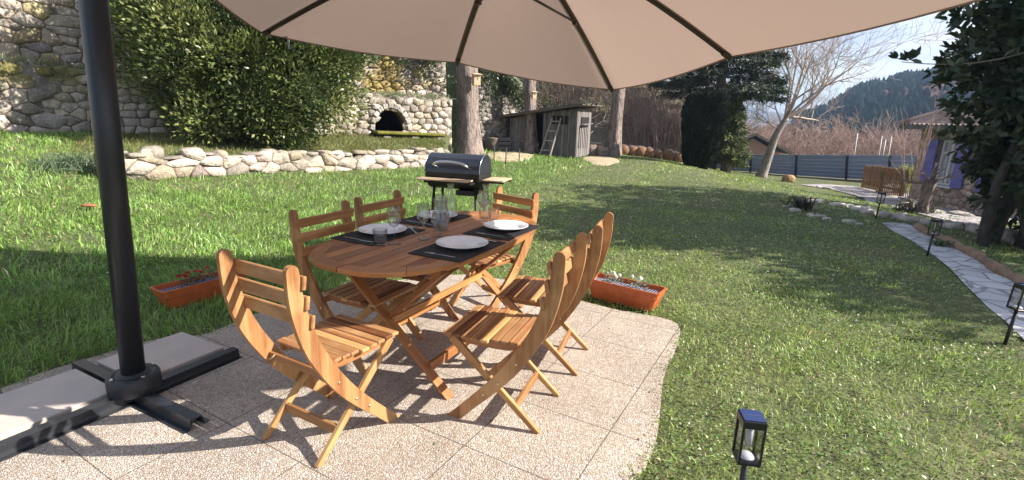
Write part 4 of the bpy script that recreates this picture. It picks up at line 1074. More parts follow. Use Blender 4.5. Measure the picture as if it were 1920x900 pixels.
# ================================================================== VEGETATION
def leaf_arrays(P,D,Nrm,Ln,Wd,fold=.15):
    """diamond leaves: base P, direction D, normal N (n,3)"""
    Sd=np.cross(D,Nrm); Sd/=np.linalg.norm(Sd,axis=1)[:,None]+1e-9
    a=P; b=P+D*Ln[:,None]*.45+Sd*Wd[:,None]*.5+Nrm*Ln[:,None]*fold*.5; c=P+D*Ln[:,None]; d=P+D*Ln[:,None]*.45-Sd*Wd[:,None]*.5+Nrm*Ln[:,None]*fold*.5
    V=np.stack([a,b,c,d],1).reshape(-1,3); F=np.arange(len(P)*4).reshape(-1,4); return V,F
def unit(a): return a/(np.linalg.norm(a,axis=1)[:,None]+1e-9)
def clump_leaves(cents,rads,nper,ln,wd,cols,up=.5,out=.6,origin=None,squash=1.0):
    P=[];D=[];T=[]
    for c,r,n in zip(cents,rads,nper):
        q=unit(RN.normal(size=(n,3))); rr=r*RN.random(n)**.45; p=np.array(c)+q*rr[:,None]*np.array([1,1,squash])
        o=unit(np.array(c)[None]-np.array(origin)[None]) if origin is not None else np.zeros((1,3))
        d=unit(q*.9+o*out+np.array([0,0,up])+RN.normal(size=(n,3))*.45)
        P.append(p);D.append(d); base=cols[rnd.randrange(len(cols))]; T.append(np.array(base)[None]*(RN.uniform(.65,1.35,(n,1)))*RN.uniform(.92,1.08,(n,3)))
    P=np.concatenate(P);D=np.concatenate(D);T=np.concatenate(T)
    Nn=unit(np.cross(D,RN.normal(size=D.shape))); L_=RN.uniform(*ln,len(P)); W_=L_*RN.uniform(*wd,len(P))
    V,F=leaf_arrays(P,D,Nn,L_,W_); return V,F,np.repeat(T,4,0)
def crown_clumps(c,r,n,rc,shell=.35,lump=.25,seed=0,zcut=None):
    """clump centres spread in an uneven ellipsoid"""
    q=unit(RN.normal(size=(n,3))); k=1+lump*vnoise(q[:,0]*3+q[:,2]*1.3,q[:,1]*3-q[:,2]*2.1,1.0,seed)
    rr=(1-shell*RN.random(n)**1.6)*k
    P=np.array(c)+q*rr[:,None]*np.array(r); 
    if zcut is not None: P=P[P[:,2]>zcut]
    return P
# branch generator -------------------------------------------------
def tubes_np(paths,sides=4):
    Vs=[];Fs=[];b=0; ang=np.arange(sides)*2*PI/sides; ca,sa=np.cos(ang),np.sin(ang)
    for P,r in paths:
        P=np.asarray(P,float); n=len(P); d=np.gradient(P,axis=0); d=unit(d); ref=np.array([.3,.2,.93]) if abs(d[0,2])<.9 else np.array([.9,.3,.1])
        x=unit(np.cross(d,ref)); y=np.cross(d,x); r=np.asarray(r)
        V=P[:,None,:]+(x[:,None,:]*ca[None,:,None]+y[:,None,:]*sa[None,:,None])*r[:,None,None]; Vs.append(V.reshape(-1,3))
        i=np.arange(n*sides).reshape(n,sides); j=np.roll(i,-1,1); Fs.append(np.stack([i[:-1],j[:-1],j[1:],i[1:]],-1).reshape(-1,4)+b); b+=n*sides
    return np.concatenate(Vs),np.concatenate(Fs)
def grow(p,d,length,r,lev,out,rng,spread=.7,up=.15,kids=(3,5),ratio=.62,wob=.12,seg=6,minr=.004,kstart=.3):
    P=[np.array(p,float)]; d=np.array(d,float); d/=np.linalg.norm(d); st=length/seg; R_=[r]
    for i in range(seg):
        d=d+rng.normal(0,wob,3)+np.array([0,0,up])*.3; d/=np.linalg.norm(d); P.append(P[-1]+d*st); R_.append(max(minr,r*(1-.75*(i+1)/seg)))
    out.append((P,R_,lev))
    if lev>0:
        for k in range(rng.integers(kids[0],kids[1]+1)):
            f=rng.uniform(kstart,1.0)*seg; i=min(int(f),seg-1); q=P[i]+(P[i+1]-P[i])*(f-i); dd=P[i+1]-P[i]; dd/=np.linalg.norm(dd)
            s=rng.normal(size=3); s-=dd*(s@dd); s/=np.linalg.norm(s)+1e-9; nd=dd*(1-spread*.5)+s*spread+np.array([0,0,up])
            grow(q,nd,length*ratio*rng.uniform(.7,1.2),max(minr,R_[i]*.6),lev-1,out,rng,spread,up,kids,ratio,wob,max(3,seg-1),minr,kstart)
def bark_tube(name,P,r,m,parent,n=16,flute=.06):
    mb=MB(); P=[Vector(p) for p in P]; mb.tube(P,r,n); o=mb.build(name,m,parent)
    for v in o.data.vertices:
        pass
    return o
def conifer_trunk(u,v,rad,H,label,lean=(0,0),limbs=10,crown=True,stub=True):
    p=at(u,v); t=empty('pine_tree',p,0,label,'tree','thick trunked trees in front of the shed')
    mb=MB(); seg=26; n=22; V=[];Fc=[];G=[]
    for i in range(seg+1):
        f=i/seg; z=-.2+H*f; fl=1+.55*math.exp(-max(0,z)*2.2); rr=rad*fl*(1-.55*f)
        for k in range(n):
            a=2*PI*k/n; q=rr*(1+.07*math.sin(a*3+z*.4)*fl+.05*math.sin(a*5+1+z*.7)+.03*math.sin(a*9+z*3)); V.append((lean[0]*z/H*1+q*math.cos(a),lean[1]*z/H+q*math.sin(a),z)); G.append((z,math.cos(a)*rad*1.2,math.sin(a)*rad*1.2))
    for i in range(seg):
        for k in range(n): k2=(k+1)%n; Fc.append((i*n+k,i*n+k2,i*n+n+k2,i*n+n+k))
    mb.add(V,Fc,G,1,True); mb.build('trunk',M['bark'],t)
    rng=np.random.default_rng(int(u)); out=[]
    for k in range(limbs):
        z=rng.uniform(.32,.97)*H; a=rng.uniform(0,2*PI); L_=(1-z/H*.6)*rng.uniform(1.6,2.8)
        grow((lean[0]*z/H,lean[1]*z/H,z),(math.cos(a),math.sin(a),.05),L_,rad*.16,1,out,rng,.8,-.05,(3,5),.5,.1,5,.008)
    V_,F_=tubes_np([(P,r) for P,r,l in out],5); mesh_np('limbs',V_,F_,M['bark'],t,smooth=True)
    if crown:
        pts=[P[i] for P,r,l in out for i in range(2,len(P))]
        V_,F_,T_=clump_leaves(pts,[.32]*len(pts),[16]*len(pts),(.12,.24),(.12,.2),[(.045,.07,.03),(.06,.085,.035),(.035,.055,.03)],up=-.1,out=0)
        mesh_np('crown',V_,F_,M['needle'],t,T_)
    return t,p
t1,p1=conifer_trunk(878,291,.36,13,'thickest tree trunk, right behind the grill at the end of the stone wall',(-.25,0),12)
t2,p2=conifer_trunk(994,287,.25,12,'slimmer straight tree trunk in front of the left half of the shed',(-.5,0),10)
t3,p3=conifer_trunk(1148,291,.28,12,'dark tree trunk right of the shed beside the row of logs',(.3,0),10)
# curved side limb on tree 3
out=[]; rng=np.random.default_rng(5)
for a,b,r in (((0,0,1.9),(-1.3,-.2,3.6),.08),((-.2,0,1.4),(-1.2,.3,.9),.05)):
    a=np.array(a);b=np.array(b); mid=(a+b)/2+np.array([-.25,0,-.2]); P=[a*(1-f)**2+2*mid*f*(1-f)+b*f*f for f in np.linspace(0,1,8)]; out.append((P,[r*(1-.6*f) for f in np.linspace(0,1,8)],1))
    for k in range(7):
        i=rng.integers(2,8); grow(P[i],rng.normal(size=3),.9,.02,1,out,rng,.8,.1,(2,4),.6,.15,4,.006)
V_,F_=tubes_np([(P,r) for P,r,l in out],5); mesh_np('bare_limbs',V_,F_,M['barkpale'],t3,smooth=True)
# bird boxes
def birdbox(p,u,v,dx,label,sc_=1.0):
    q=atd(u,v,p.y-.42); t=empty('bird_box',q,R(25),label,'bird box','pale wooden bird boxes nailed to trunks')
    mb=MB(); mb.box((0,0,.0),(.16*sc_,.15*sc_,.24*sc_),None,1,.004,2); b_=mb.build('box',M['palewood'],t)
    mb=MB(); mb.box((0,-.02,.135*sc_),(.22*sc_,.22*sc_,.02),Rx(.15),1.1,.003,0); mb.build('roof',M['palewood'],t)
    mb=MB(); mb.lathe([(0,0),(.02,0),(.02,.003),(0,.003)],12,(0,-.0765*sc_,.03),M=Rx(PI/2)); mb.build('hole',M['dark'],b_)  # flat near-black disc painting the shade of the entrance hole
    mb=MB(); mb.box((0,.22,0),(.03,.32,.03)); mb.build('bracket',M['palewood'],t)
birdbox(p1,893,150,0,'pale bird box on the right side of the thickest trunk',1.35)
birdbox(p2,1001,179,0,'small yellowish bird box on the slimmer straight trunk',1.0)

# big laurel bush in front of the wall
def bush(name,label,cat,c,r,ncl,rc,nleaf,ln,wd,cols,mat_,stem_base,lump=.25,seed=0,shell=.5,zcut=None,stems=9,group=None,extra=None,up=.5,out=.6,squash=1):
    t=empty(name,stem_base,0,label,cat,group)
    P=crown_clumps(c,r,ncl,rc,shell,lump,seed,zcut)
    if extra: P=np.concatenate([P]+[crown_clumps(ec,er,en,rc,shell,lump,seed+3,zcut) for ec,er,en in extra])
    V_,F_,T_=clump_leaves(P,RN.uniform(.7,1.3,len(P))*rc,[nleaf]*len(P),ln,wd,cols,up,out,origin=c,squash=squash)
    V_=V_-np.array(stem_base); mesh_np('foliage',V_,F_,mat_,t,T_)
    paths=[]; sb=np.array(stem_base)
    for k in range(stems):
        e=P[rnd.randrange(len(P))]-sb; a=np.array([rnd.gauss(0,.12),rnd.gauss(0,.1),-.1]); m_=(a+e)/2+np.array([0,0,.15]); 
        paths.append(([a*(1-f)**2+2*m_*f*(1-f)+e*f*f for f in np.linspace(0,1,7)],[.05*(1-.8*f) for f in np.linspace(0,1,7)]))
    V2,F2=tubes_np(paths,6); mesh_np('stems',V2,F2,M['bark'],t,smooth=True)
    return t
lc=atd(450,105,11.0); lb=Vector((lc.x,lc.y,.78))
lcols=[(.10,.135,.035),(.07,.10,.028),(.15,.18,.05),(.055,.08,.026),(.20,.22,.07)]
bush('laurel_bush','huge dense evergreen laurel bush in front of the old stone wall','bush',(lc.x,lc.y,lc.z),(2.4,1.5,2.35),165,.50,370,(.07,.115),(.40,.55),lcols,M['leafgloss'],lb,.32,2,.55,.85,12,
 extra=[((lc.x-1.2,lc.y+.3,lc.z+1.6),(1.5,1.2,1.5),30),((lc.x+1.3,lc.y,lc.z+.2),(1.35,1.1,1.5),34),((lc.x+.0,lc.y-.1,1.6),(1.35,1.1,.95),30)])
dc=atd(240,15,11.6); bush('evergreen_tree','dark evergreen crown behind the laurel at the top left, beside the parasol mast','tree',(dc.x,dc.y+.3,dc.z+.6),(1.2,.9,1.2),110,.3,36,(.06,.11),(.3,.4),[(.045,.065,.025),(.06,.08,.03)],M['leafgloss'],Vector((dc.x+.6,dc.y+.2,.8)),.3,5,.6,None,5)

# magnolia on the right
mg=at(1893,462); mgz=GZs(mg.x,mg.y)
t=empty('magnolia_tree',(mg.x,mg.y,mgz),0,'large dark evergreen magnolia tree with several leaning trunks at the right edge','tree')
rng=np.random.default_rng(3); out=[]
tr=[((-.25,0,-.1),(.15,.1,3.4),.10),((0,.15,-.1),(.7,.2,3.8),.12),((.25,0,-.1),(1.2,.0,3.6),.13),((.0,-.2,-.1),(-.2,-.1,2.8),.06),((.45,.2,-.1),(1.8,.6,3.6),.12)]
for a,b,r in tr:
    a=np.array(a);b=np.array(b); P=[a+(b-a)*f+np.array([.12*math.sin(f*5+r*40),.1*math.sin(f*4),0]) for f in np.linspace(0,1,12)]
    mb=MB(); mb.tube(P,[.72*r*(1-.6*f) for f in np.linspace(0,1,12)],10); mb.build('trunk',M['barkdark'],t)
cc=np.array([mg.x+1.5,mg.y+.4,mgz+2.9]); 
P=crown_clumps(cc+np.array([.25,0,0]),(2.2,2.1,1.75),560,.3,.8,.22,4,mgz+1.0)
P=np.concatenate([P,crown_clumps(cc+np.array([-.85,-.2,.15]),(1.5,1.4,1.35),240,.3,.8,.25,9,mgz+2.15),crown_clumps((mg.x+.15,mg.y+.3,mgz+1.35),(.55,.7,1.1),80,.3,.8,.3,3,mgz+.25),crown_clumps((6.35,5.75,.95),(.42,.4,.6),60,.3,.9,.3,3,mgz+.15),crown_clumps((6.7,5.9,1.7),(.5,.45,.7),60,.3,.9,.3,3,mgz+.15),crown_clumps((mg.x+1.6,mg.y+.8,mgz+1.7),(1.6,1.2,1.5),240,.3,.7,.3,3,mgz+.15),crown_clumps((mg.x+3.1,mg.y-2.55,mgz+2.8),(1.7,1.5,1.6),300,.3,.8,.2,6,mgz+1.0),crown_clumps((mg.x+3.8,mg.y+2.9,mgz+3.9),(2.2,1.5,2.0),260,.3,.8,.2,6,mgz+1.5)])  # last two crowns: unseen neighbour foliage, added to shade the lawn
def big_leaves(P,rc,nleaf,ln,wd,cols,org,up=.35,out=.7):
    """bigger leaves in whorls, 2 quads each: midrib + tip"""
    c=np.repeat(P,nleaf,0); n=len(c); wh=np.repeat(unit(RN.normal(size=(len(P)*(nleaf//6+1),3))),6,0)[:n]; pos=c+wh*rc*(RN.random((n,1))*.4+.6)
    pos[:]=c+np.repeat(unit(RN.normal(size=(n//6+1,3)))*rc*RN.random((n//6+1,1))**.5,6,0)[:n]
    D=unit(RN.normal(size=(n,3))+unit(c-np.array(org))*out+np.array([0,0,up])); L_=RN.uniform(*ln,n)[:,None]; W_=L_*RN.uniform(*wd,(n,1))*.5
    N_=unit(np.cross(D,RN.normal(size=(n,3)))); N_=np.where(N_[:,2:3]<0,-N_,N_); Sd=np.cross(D,N_)
    v=[pos,pos+D*L_*.35+Sd*W_+N_*L_*.06,pos+D*L_*.75+Sd*W_*.75+N_*L_*.05,pos+D*L_-N_*L_*.08,pos+D*L_*.75-Sd*W_*.75+N_*L_*.05,pos+D*L_*.35-Sd*W_+N_*L_*.06,pos+D*L_*.5-N_*0]
    V=np.stack(v,1).reshape(-1,3); b=np.arange(n)[:,None]*7
    F=np.concatenate([b+np.array([[0,1,2,6]]),b+np.array([[6,2,3,4]]),b+np.array([[0,6,4,5]])],0)
    ci=RN.integers(0,len(cols),n//6+1); T=np.array(cols)[np.repeat(ci,6)[:n]]*RN.uniform(.6,1.4,(n,1)); return V,F,np.repeat(T,7,0)
mcols=[(.035,.06,.028),(.028,.05,.024),(.045,.075,.033),(.05,.07,.03),(.07,.085,.04)]
V_,F_,T_=big_leaves(P,.33,36,(.10,.18),(.34,.46),mcols,cc); V_=V_-np.array([mg.x,mg.y,mgz]); mesh_np('foliage',V_,F_,M['leafgloss'],t,T_)
paths=[]
for k in range(60):
    e=P[rnd.randrange(len(P))]-np.array([mg.x,mg.y,mgz]); i=rnd.randrange(5); a=np.array(tr[i][0])+(np.array(tr[i][1])-np.array(tr[i][0]))*rnd.uniform(.3,.95); m_=(a+e)/2+np.array([0,0,.1])
    paths.append(([a*(1-f)**2+2*m_*f*(1-f)+e*f*f for f in np.linspace(0,1,6)],[.022*(1-.75*f) for f in np.linspace(0,1,6)]))
# the single branch poking out to the left
e=np.array(atd(1690,116,mg.y-.3))-np.array([mg.x,mg.y,mgz]); a=np.array([.1,0,2.6]); sprig=[a+(e-a)*f+np.array([0,0,-.15*math.sin(PI*f)]) for f in np.linspace(0,1,8)]; paths.append((sprig,[.014*(1-.7*f) for f in np.linspace(0,1,8)]))
V2,F2=tubes_np(paths,5); mesh_np('branches',V2,F2,M['bark'],t,smooth=True)
V_,F_,T_=big_leaves(np.array([e,e+np.array([.12,0,.02]),sprig[5]]),.07,12,(.09,.14),(.34,.44),mcols,e-np.array([0,0,.4])); mesh_np('sprig_leaves',V_,F_,M['leafgloss'],t,T_)

# cypress column
cy=Vector(atd(1312,313,20.0)); 
t=empty('cypress_column',(cy.x,cy.y,GZs(cy.x,cy.y)),0,'dark clipped cypress column at the right end of the log row','tree')
sc_=cy.y/941; Ht=132*sc_; n=26000; f=RN.random(n)**.9; a=RN.random(n)*2*PI; wr=34*sc_*(np.interp(f,[0,.08,.3,.75,.95,1],[.55,.72,.88,1.05,1.0,.8])); rr=wr*(1-.22*RN.random(n)**2)*(1+.06*np.sin(a*5+f*9)+.05*np.sin(a*9-f*14))
Pc=np.stack([rr*np.cos(a)-.12*(1-f),rr*np.sin(a),f*Ht],-1); D=unit(np.stack([np.cos(a)*.5,np.sin(a)*.5,np.ones(n)],-1)+RN.normal(0,.35,(n,3))); N_=unit(np.cross(D,RN.normal(size=(n,3))))
L_=RN.uniform(.07,.15,n); V_,F_=leaf_arrays(Pc,D,N_,L_,L_*.4); T_=np.repeat(np.array([[.018,.026,.014]])*RN.uniform(.5,1.6,(n,1)),4,0)
mesh_np('foliage',V_,F_,M['needle'],t,T_)
mb=MB(); mb.tube([(0,0,-.1),(-.05,0,Ht*.5),(0,0,Ht*.97)],[.32,.42,.3],10); mb.build('trunk',M['dark'],t)  # no trunk: near-black core painting the shade inside the foliage

# spruce with drooping boughs
def spruce(u,v,H,z0,Lmax,n,label,depth=None,cols=((.035,.055,.03),(.05,.07,.04),(.07,.09,.055)),nl=34,den=1):
    p=at(u,v) if depth is None else Vector((ray(u,v)[0]/ray(u,v)[1]*depth,depth,GZs(ray(u,v)[0]/ray(u,v)[1]*depth,depth))); t=empty('spruce_tree',(p.x,p.y,p.z),0,label,'tree')
    mb=MB(); mb.tube([(0,0,-.1),(0,0,H*.5),(0,0,H)],[.26,.17,.03],10); mb.build('trunk',M['bark'],t)
    rng=np.random.default_rng(int(u)+1); paths=[]; C_=[];Dd=[]
    for k in range(n):
        f=k/n; z=z0+(H-z0)*f; L_=Lmax*(1-f)**.8*rng.uniform(.65,1.1)+.25; a=k*2.4+rng.uniform(-.3,.3); d=np.array([math.cos(a),math.sin(a),0])
        P=[np.array([0,0,z])+d*L_*s+np.array([0,0,-.28*L_*s*s+.12*L_*s**4+.1*L_*s]) for s in np.linspace(0,1,9)]; paths.append((P,[.045*(1-.85*s) for s in np.linspace(0,1,9)]))
        m=int(L_*nl*den)
        for j in range(m):
            s=rng.uniform(.15,1.0); i=min(int(s*8),7); q=P[i]+(P[i+1]-P[i])*(s*8-i); sd=np.cross(d,[0,0,1])*rng.choice([-1,1]); w=rng.uniform(0,.34)*L_*(1-s*.65)
            C_.append(q+sd*w+np.array([0,0,-w*.25])+rng.normal(0,.05,3)); dv=d*.6+sd*.7+np.array([0,0,-.35]); Dd.append(dv)
    C_=np.array(C_);Dd=np.array(Dd); C2=np.repeat(C_,10,0); D2=unit(np.repeat(Dd,10,0)+RN.normal(0,.5,(len(C2),3))); C2=C2+RN.normal(0,.06,C2.shape)
    L_=RN.uniform(.12,.27,len(C2)); V_,F_=leaf_arrays(C2,D2,unit(np.cross(D2,RN.normal(size=D2.shape))),L_,L_*.24); ci=np.repeat(RN.integers(0,len(cols),len(C_)),10); T_=np.array(cols)[ci]*RN.uniform(.6,1.4,(len(C2),1))
    mesh_np('foliage',V_,F_,M['needle'],t,np.repeat(T_,4,0)); V2,F2=tubes_np(paths,5); mesh_np('boughs',V2,F2,M['bark'],t,smooth=True); return t
spruce(1335,300,12,3.55,3.4,64,depth=24.5,nl=46,label='big spruce with drooping boughs spreading above the clipped cypress column')
spruce(1364,292,3.7,.5,.75,40,'small grey green conifer standing right behind the cypress column',depth=24,nl=44,cols=((.14,.17,.06),(.18,.20,.06),(.09,.12,.05)))
spruce(1215,258,9,1.0,3.2,40,'dark green conifer on the hillside behind the row of logs',nl=18)

# bare trees
def bare_tree(name,u,v,label,trunkpts,r0,limbs,seed,tm,lev=3,group=None,color=(1,1,1),tw=.006,kids=(3,5),up=.2,ratio=.6,minr=.007):
    p=at(u,v); t=empty(name,(p.x,p.y,p.z),0,label,'tree',group); P=catmull(trunkpts,5); n=len(P)
    mb=MB(); mb.tube([Vector(q) for q in P],[r0*(1-.45*i/(n-1))+.35*r0*math.exp(-i*.8) for i in range(n)],12); mb.build('trunk',tm,t)
    rng=np.random.default_rng(seed); out=[]
    for (f,d,L_,r) in limbs:
        q=P[min(n-1,int(f*(n-1)))]; grow(q,d,L_,r,lev,out,rng,.75,up,kids,ratio,.13,6,minr,.2)
    V_,F_=tubes_np([(a,b) for a,b,l in out],4); mesh_np('branches',V_,F_,M['twig'],t,np.tile(np.array(color),(len(V_),1)),smooth=True); return t
bp=at(1428,332); k=bp.y/941
bare_tree('bare_tree',1426,332,'bare leaning tree with a pale trunk and fan of upright twigs by the blue fence',[(0,0,-.1),(.25,0,1.0),(.45,0,2.0),(.85,0,2.9)],.23,
  [(.95,(.1,0,1),3.6,.09),(1,(.5,.1,.9),4.2,.10),(1,(1.0,0,.35),3.4,.10),(.8,(-.9,-.1,.25),1.6,.05),(1,(.25,.3,1),4.0,.08),(1,(.8,-.2,.75),3.8,.08),(.9,(-.3,.1,1),2.6,.05),(.9,(.5,-.3,1),3.6,.07),(1,(1,.2,.15),2.6,.07)],11,M['barkpale'],3,color=(1.1,1.05,1.05),kids=(4,7),minr=.0065)
bare_tree('bare_tree',1603,318,'slender bare tree with pinkish bark standing beyond the blue fence',[(0,0,-.1),(.0,0,1.5),(-.1,0,3.0)],.09,
  [(.6,(-.8,0,.6),1.6,.04),(.8,(.7,.1,.7),1.7,.04),(1,(0,0,1),1.6,.05),(.7,(.6,0,.3),1.4,.03),(.9,(-.5,0,.8),1.5,.04)],12,M['barkpale'],3,color=(1.2,1.05,1.0))
# pollard with knobbly head
pp=at(1728,402); t=empty('pollard_tree',(pp.x,pp.y,pp.z),0,'short pollarded tree with a thick dark trunk in front of the house window','tree')
mb=MB(); mb.tube([(0,0,-.1),(-.02,0,.3),(.02,0,.75),(.02,0,1.15),(.02,0,1.3)],[.22,.15,.14,.18,.21],14); mb.build('trunk',M['bark'],t)
out=[]; rng=np.random.default_rng(21)
for d,L_,r in (((-1,.1,.25),.7,.07),((-.8,-.3,.55),.6,.06),((.9,0,.5),.75,.07),((.6,.3,.8),.6,.05),((.1,-.3,1),.35,.05)):
    grow((.02,0,1.2),d,L_,r,1,out,rng,.8,.3,(2,4),.7,.2,5,.008,.5)
V_,F_=tubes_np([(a,b) for a,b,l in out],6); mesh_np('branches',V_,F_,M['bark'],t,smooth=True); t.scale=(.60,.60,.50)
# whip shrub
out=[]; q=Vector(atd(1712,372,14.8)); q.z=GZs(q.x,q.y); rng=np.random.default_rng(8)
for k in range(11): a=rng.uniform(0,2*PI); grow((rng.normal(0,.10),rng.normal(0,.15),0),(math.cos(a)*.28,math.sin(a)*.28,1),rng.uniform(1.9,3.4),.018,1,out,rng,.45,.12,(1,3),.35,.05,7,.0045)
V_,F_=tubes_np([(a,b) for a,b,l in out],4); o=mesh_np('bare_shrub',V_,F_,M['twig'],None,np.tile([1.25,1.05,1.0],(len(V_),1)),smooth=True); o.location=(q.x,q.y,q.z); tag(o,'bare shrub of tall pale whips left of the house corner','shrub')
# brush, thickets (stuff)
def thicket(name,pts,hgt,n,col,label=None,seed=0,spread=.35,r=.009,lev=1):
    rng=np.random.default_rng(seed); out=[]
    for k in range(n):
        x,y=pts(rng); z=GZs(x,y)-.05; a=rng.uniform(0,2*PI); sp_=rng.uniform(0,spread)*2
        grow((x,y,z),(math.cos(a)*sp_,math.sin(a)*sp_,1),rng.uniform(*hgt),r*rng.uniform(.7,1.6),lev,out,rng,.7,.1,(2,4),.5,.12,5,r*.5)
    V_,F_=tubes_np([(a,b) for a,b,l in out],3)
    T_=np.concatenate([np.tile(np.array(col[rng.integers(len(col))])*rng.uniform(.7,1.3),(len(a)*3,1)) for a,b,l in out])
    o=mesh_np(name,V_,F_,M['twig'],None,T_); o['kind']='stuff'; return o
thicket('bramble_thicket',lambda r:(lambda y:(r.uniform(1.5,.365*y),y))(r.uniform(24.3,34)),(1.2,3.4),900,[(.75,.62,.55),(.95,.8,.75),(.55,.5,.42)],seed=1,r=.012)
thicket('reed_thicket',lambda r:(lambda y:(r.uniform(.22,.36)*y,y))(r.uniform(23.8,26)),(1.2,2.4),500,[(1.15,.98,.98),(.9,.78,.78)],seed=2,spread=.15,r=.011,lev=1)
thicket('hillside_wood',lambda r:(lambda y:(r.uniform(-1,.40*y),y))(r.uniform(30,44)),(3,6.5),420,[(.6,.5,.45),(.8,.68,.62)],seed=3,r=.028,lev=2)
thicket('valley_scrub',lambda r:(lambda y:(r.uniform(.40,.92)*y,y))(r.uniform(53,70)),(2.8,5.2),1100,[(.8,.58,.52),(.65,.5,.47),(.95,.78,.74)],seed=4,r=.028,lev=2,spread=.3)
# undergrowth leaves on the hillside
n=900; y=RN.uniform(24,38,n); x=RN.uniform(-1,1,n)*.5*(.37*y+1)+.5*(.37*y-1); m_=vnoise(x,y,.8,7)>.05; x=x[m_];y=y[m_]; z=GZ(x,y)+RN.uniform(.1,1.3,len(x))
V_,F_,T_=clump_leaves(np.stack([x,y,z],-1),RN.uniform(.25,.6,len(x)),[34]*len(x),(.08,.16),(.4,.6),[(.05,.085,.03),(.07,.11,.035),(.04,.06,.03),(.12,.13,.05)],up=.4,out=0)
o=mesh_np('hillside_undergrowth',V_,F_,M['leafm'],None,T_); o['kind']='stuff'
# ivy hanging over the dark wall & top of upper wall
n=420; s_=RN.random(n); P=[]
for s in s_:
    if rnd.random()<.5:
        x,y=poly_sample(W3,s); P.append((x+rnd.gauss(0,.1),y-.1+rnd.gauss(0,.1),z3(s)-abs(rnd.gauss(0,.8))*(.4+.6*(s<.5))+.2))
    else:
        s=.72+.28*s; x,y=poly_sample(W2,s); P.append((x+rnd.gauss(0,.15),y-.12,ztop2(s)+.2-abs(rnd.gauss(0,.7))))
V_,F_,T_=clump_leaves(P,[.26]*n,[30]*n,(.06,.11),(.5,.7),[(.05,.08,.03),(.035,.06,.025),(.08,.10,.035)],up=-.1,out=0)
o=mesh_np('ivy',V_,F_,M['leafm'],None,T_); o['kind']='stuff'
# grass tufts hanging on wall ledges
def ledge_grass(name,line,zf,n,off=(-.08,.15),cols=((.30,.34,.18),(.22,.28,.12)),hl=(.12,.32),s0=0,s1=1):
    k=24; N=n*k; s=RN.uniform(s0,s1,n); B=[]
    for q in s: x,y=poly_sample(line,q); nv=normal_at(line,q); o_=rnd.uniform(*off); B.append((x+nv.x*o_,y+nv.y*o_,zf(q)))
    B=np.repeat(np.array(B),k,0)+RN.normal(0,.05,(N,3))*np.array([1,1,.2]); D=unit(RN.normal(0,.6,(N,3))+np.array([0,0,.7])); L_=RN.uniform(*hl,N)
    Sd=unit(np.cross(D,RN.normal(size=(N,3)))); w=.006; tipd=np.array([0,0,-1])
    v=[B-Sd*w,B+Sd*w,B+D*L_[:,None]*.6+Sd*w*.8,B+D*L_[:,None]*.6-Sd*w*.8,B+D*L_[:,None]+tipd*L_[:,None]*.45]
    V=np.stack(v,1).reshape(-1,3); b=np.arange(N)[:,None]*5; F=np.concatenate([b+np.array([[0,1,2,3]]),b+np.array([[3,2,4,4]])])
    F=np.concatenate([b+np.array([[0,1,2]]),b+np.array([[0,2,3]]),b+np.array([[3,2,4]])])
    T=np.array(cols)[RN.integers(0,len(cols),N)]*RN.uniform(.7,1.3,(N,1)); o=mesh_np(name,V,F,M['grass'],None,np.repeat(T,5,0)); o['kind']='stuff'
ledge_grass('ledge_grass',W1,lambda s:ztop1(s)-.02,420,(.0,.45),cols=((.30,.33,.22),(.20,.26,.12),(.36,.34,.22)))

# ================================================================== SHED, FENCE, HOUSE
sa=R(-26); so_=at(955,283); st=empty('garden_shed',(so_.x,so_.y,so_.z),sa,'small ramshackle grey board shed with a sloping roof and a ladder against it','shed')
SW,SD=2.75,1.7
def zroof(x): return 1.30+.42*x/SW
mb=MB(); x=0.0
def planks(x0,x1,y,zt,face='x'):
    mb=MB(); x=x0
    while x<x1-.01:
        w=min(rnd.uniform(.09,.15),x1-x); h=zt(x+w/2)-rnd.uniform(0,.05); b=rnd.uniform(.7,1.35)
        if face=='x': mb.box((x+w/2,y+rnd.uniform(-.008,.008),h/2-.05),(w-.010,.022,h+.1),Ry(rnd.uniform(-.01,.01)),(b,b,b*1.02),.002,2)
        else: mb.box((y+rnd.uniform(-.008,.008),x+w/2,h/2-.05),(.022,w-.010,h+.1),None,(b,b,b*1.02),.002,2)
        x+=w
    return mb
planks(0,.72,0,zroof).build('front_boards',M['oldwood'],st); planks(1.42,SW,0,zroof).build('front_boards',M['oldwood'],st)
planks(0,SD,SW,lambda q:zroof(SW)-.02,'y').build('side_boards',M['oldwood'],st); planks(0,SD,0,lambda q:zroof(0)-.02,'y').build('side_boards',M['oldwood'],st)
mb=MB(); mb.box((SW/2,SD,.7),(SW,.03,1.5)); mb.box((SW/2,SD/2,-.02),(SW-.1,SD-.1,.05)); mb.build('back_wall',M['dark'],st)  # near-black back and floor carry the shed's inner shade in their colour
mb=MB(); rx=math.atan2(.42,SW)
mb.box((SW/2-.02,SD/2-.05,1.56),(SW+.75,SD+.7,.05),Ry(-rx),1,.004); rf=mb.build('roof',M['roofold'],st)
mb=MB()
for k in range(7): mb.box((SW/2+rnd.uniform(-.1,.15),-.30+.3*k+rnd.uniform(-.05,.05),1.605+rnd.uniform(0,.02)),(SW+rnd.uniform(.5,.95),.16,.02),Ry(-rx+rnd.uniform(-.015,.015)),rnd.uniform(.6,1.2),.002,0)
mb.build('roof_boards',M['oldwood'],rf)
mb=MB(); mb.box((2.1,-.03,1.25),(.62,.03,.30)); mb.build('window_painted_shade',M['dark'],st)  # solid near-black panel, painted shade in place of a window gap
for xx in (1.95,2.26): mb=MB(); mb.box((xx,-.05,1.25),(.03,.02,.30)); mb.build('window_bar',M['oldwood'],st)
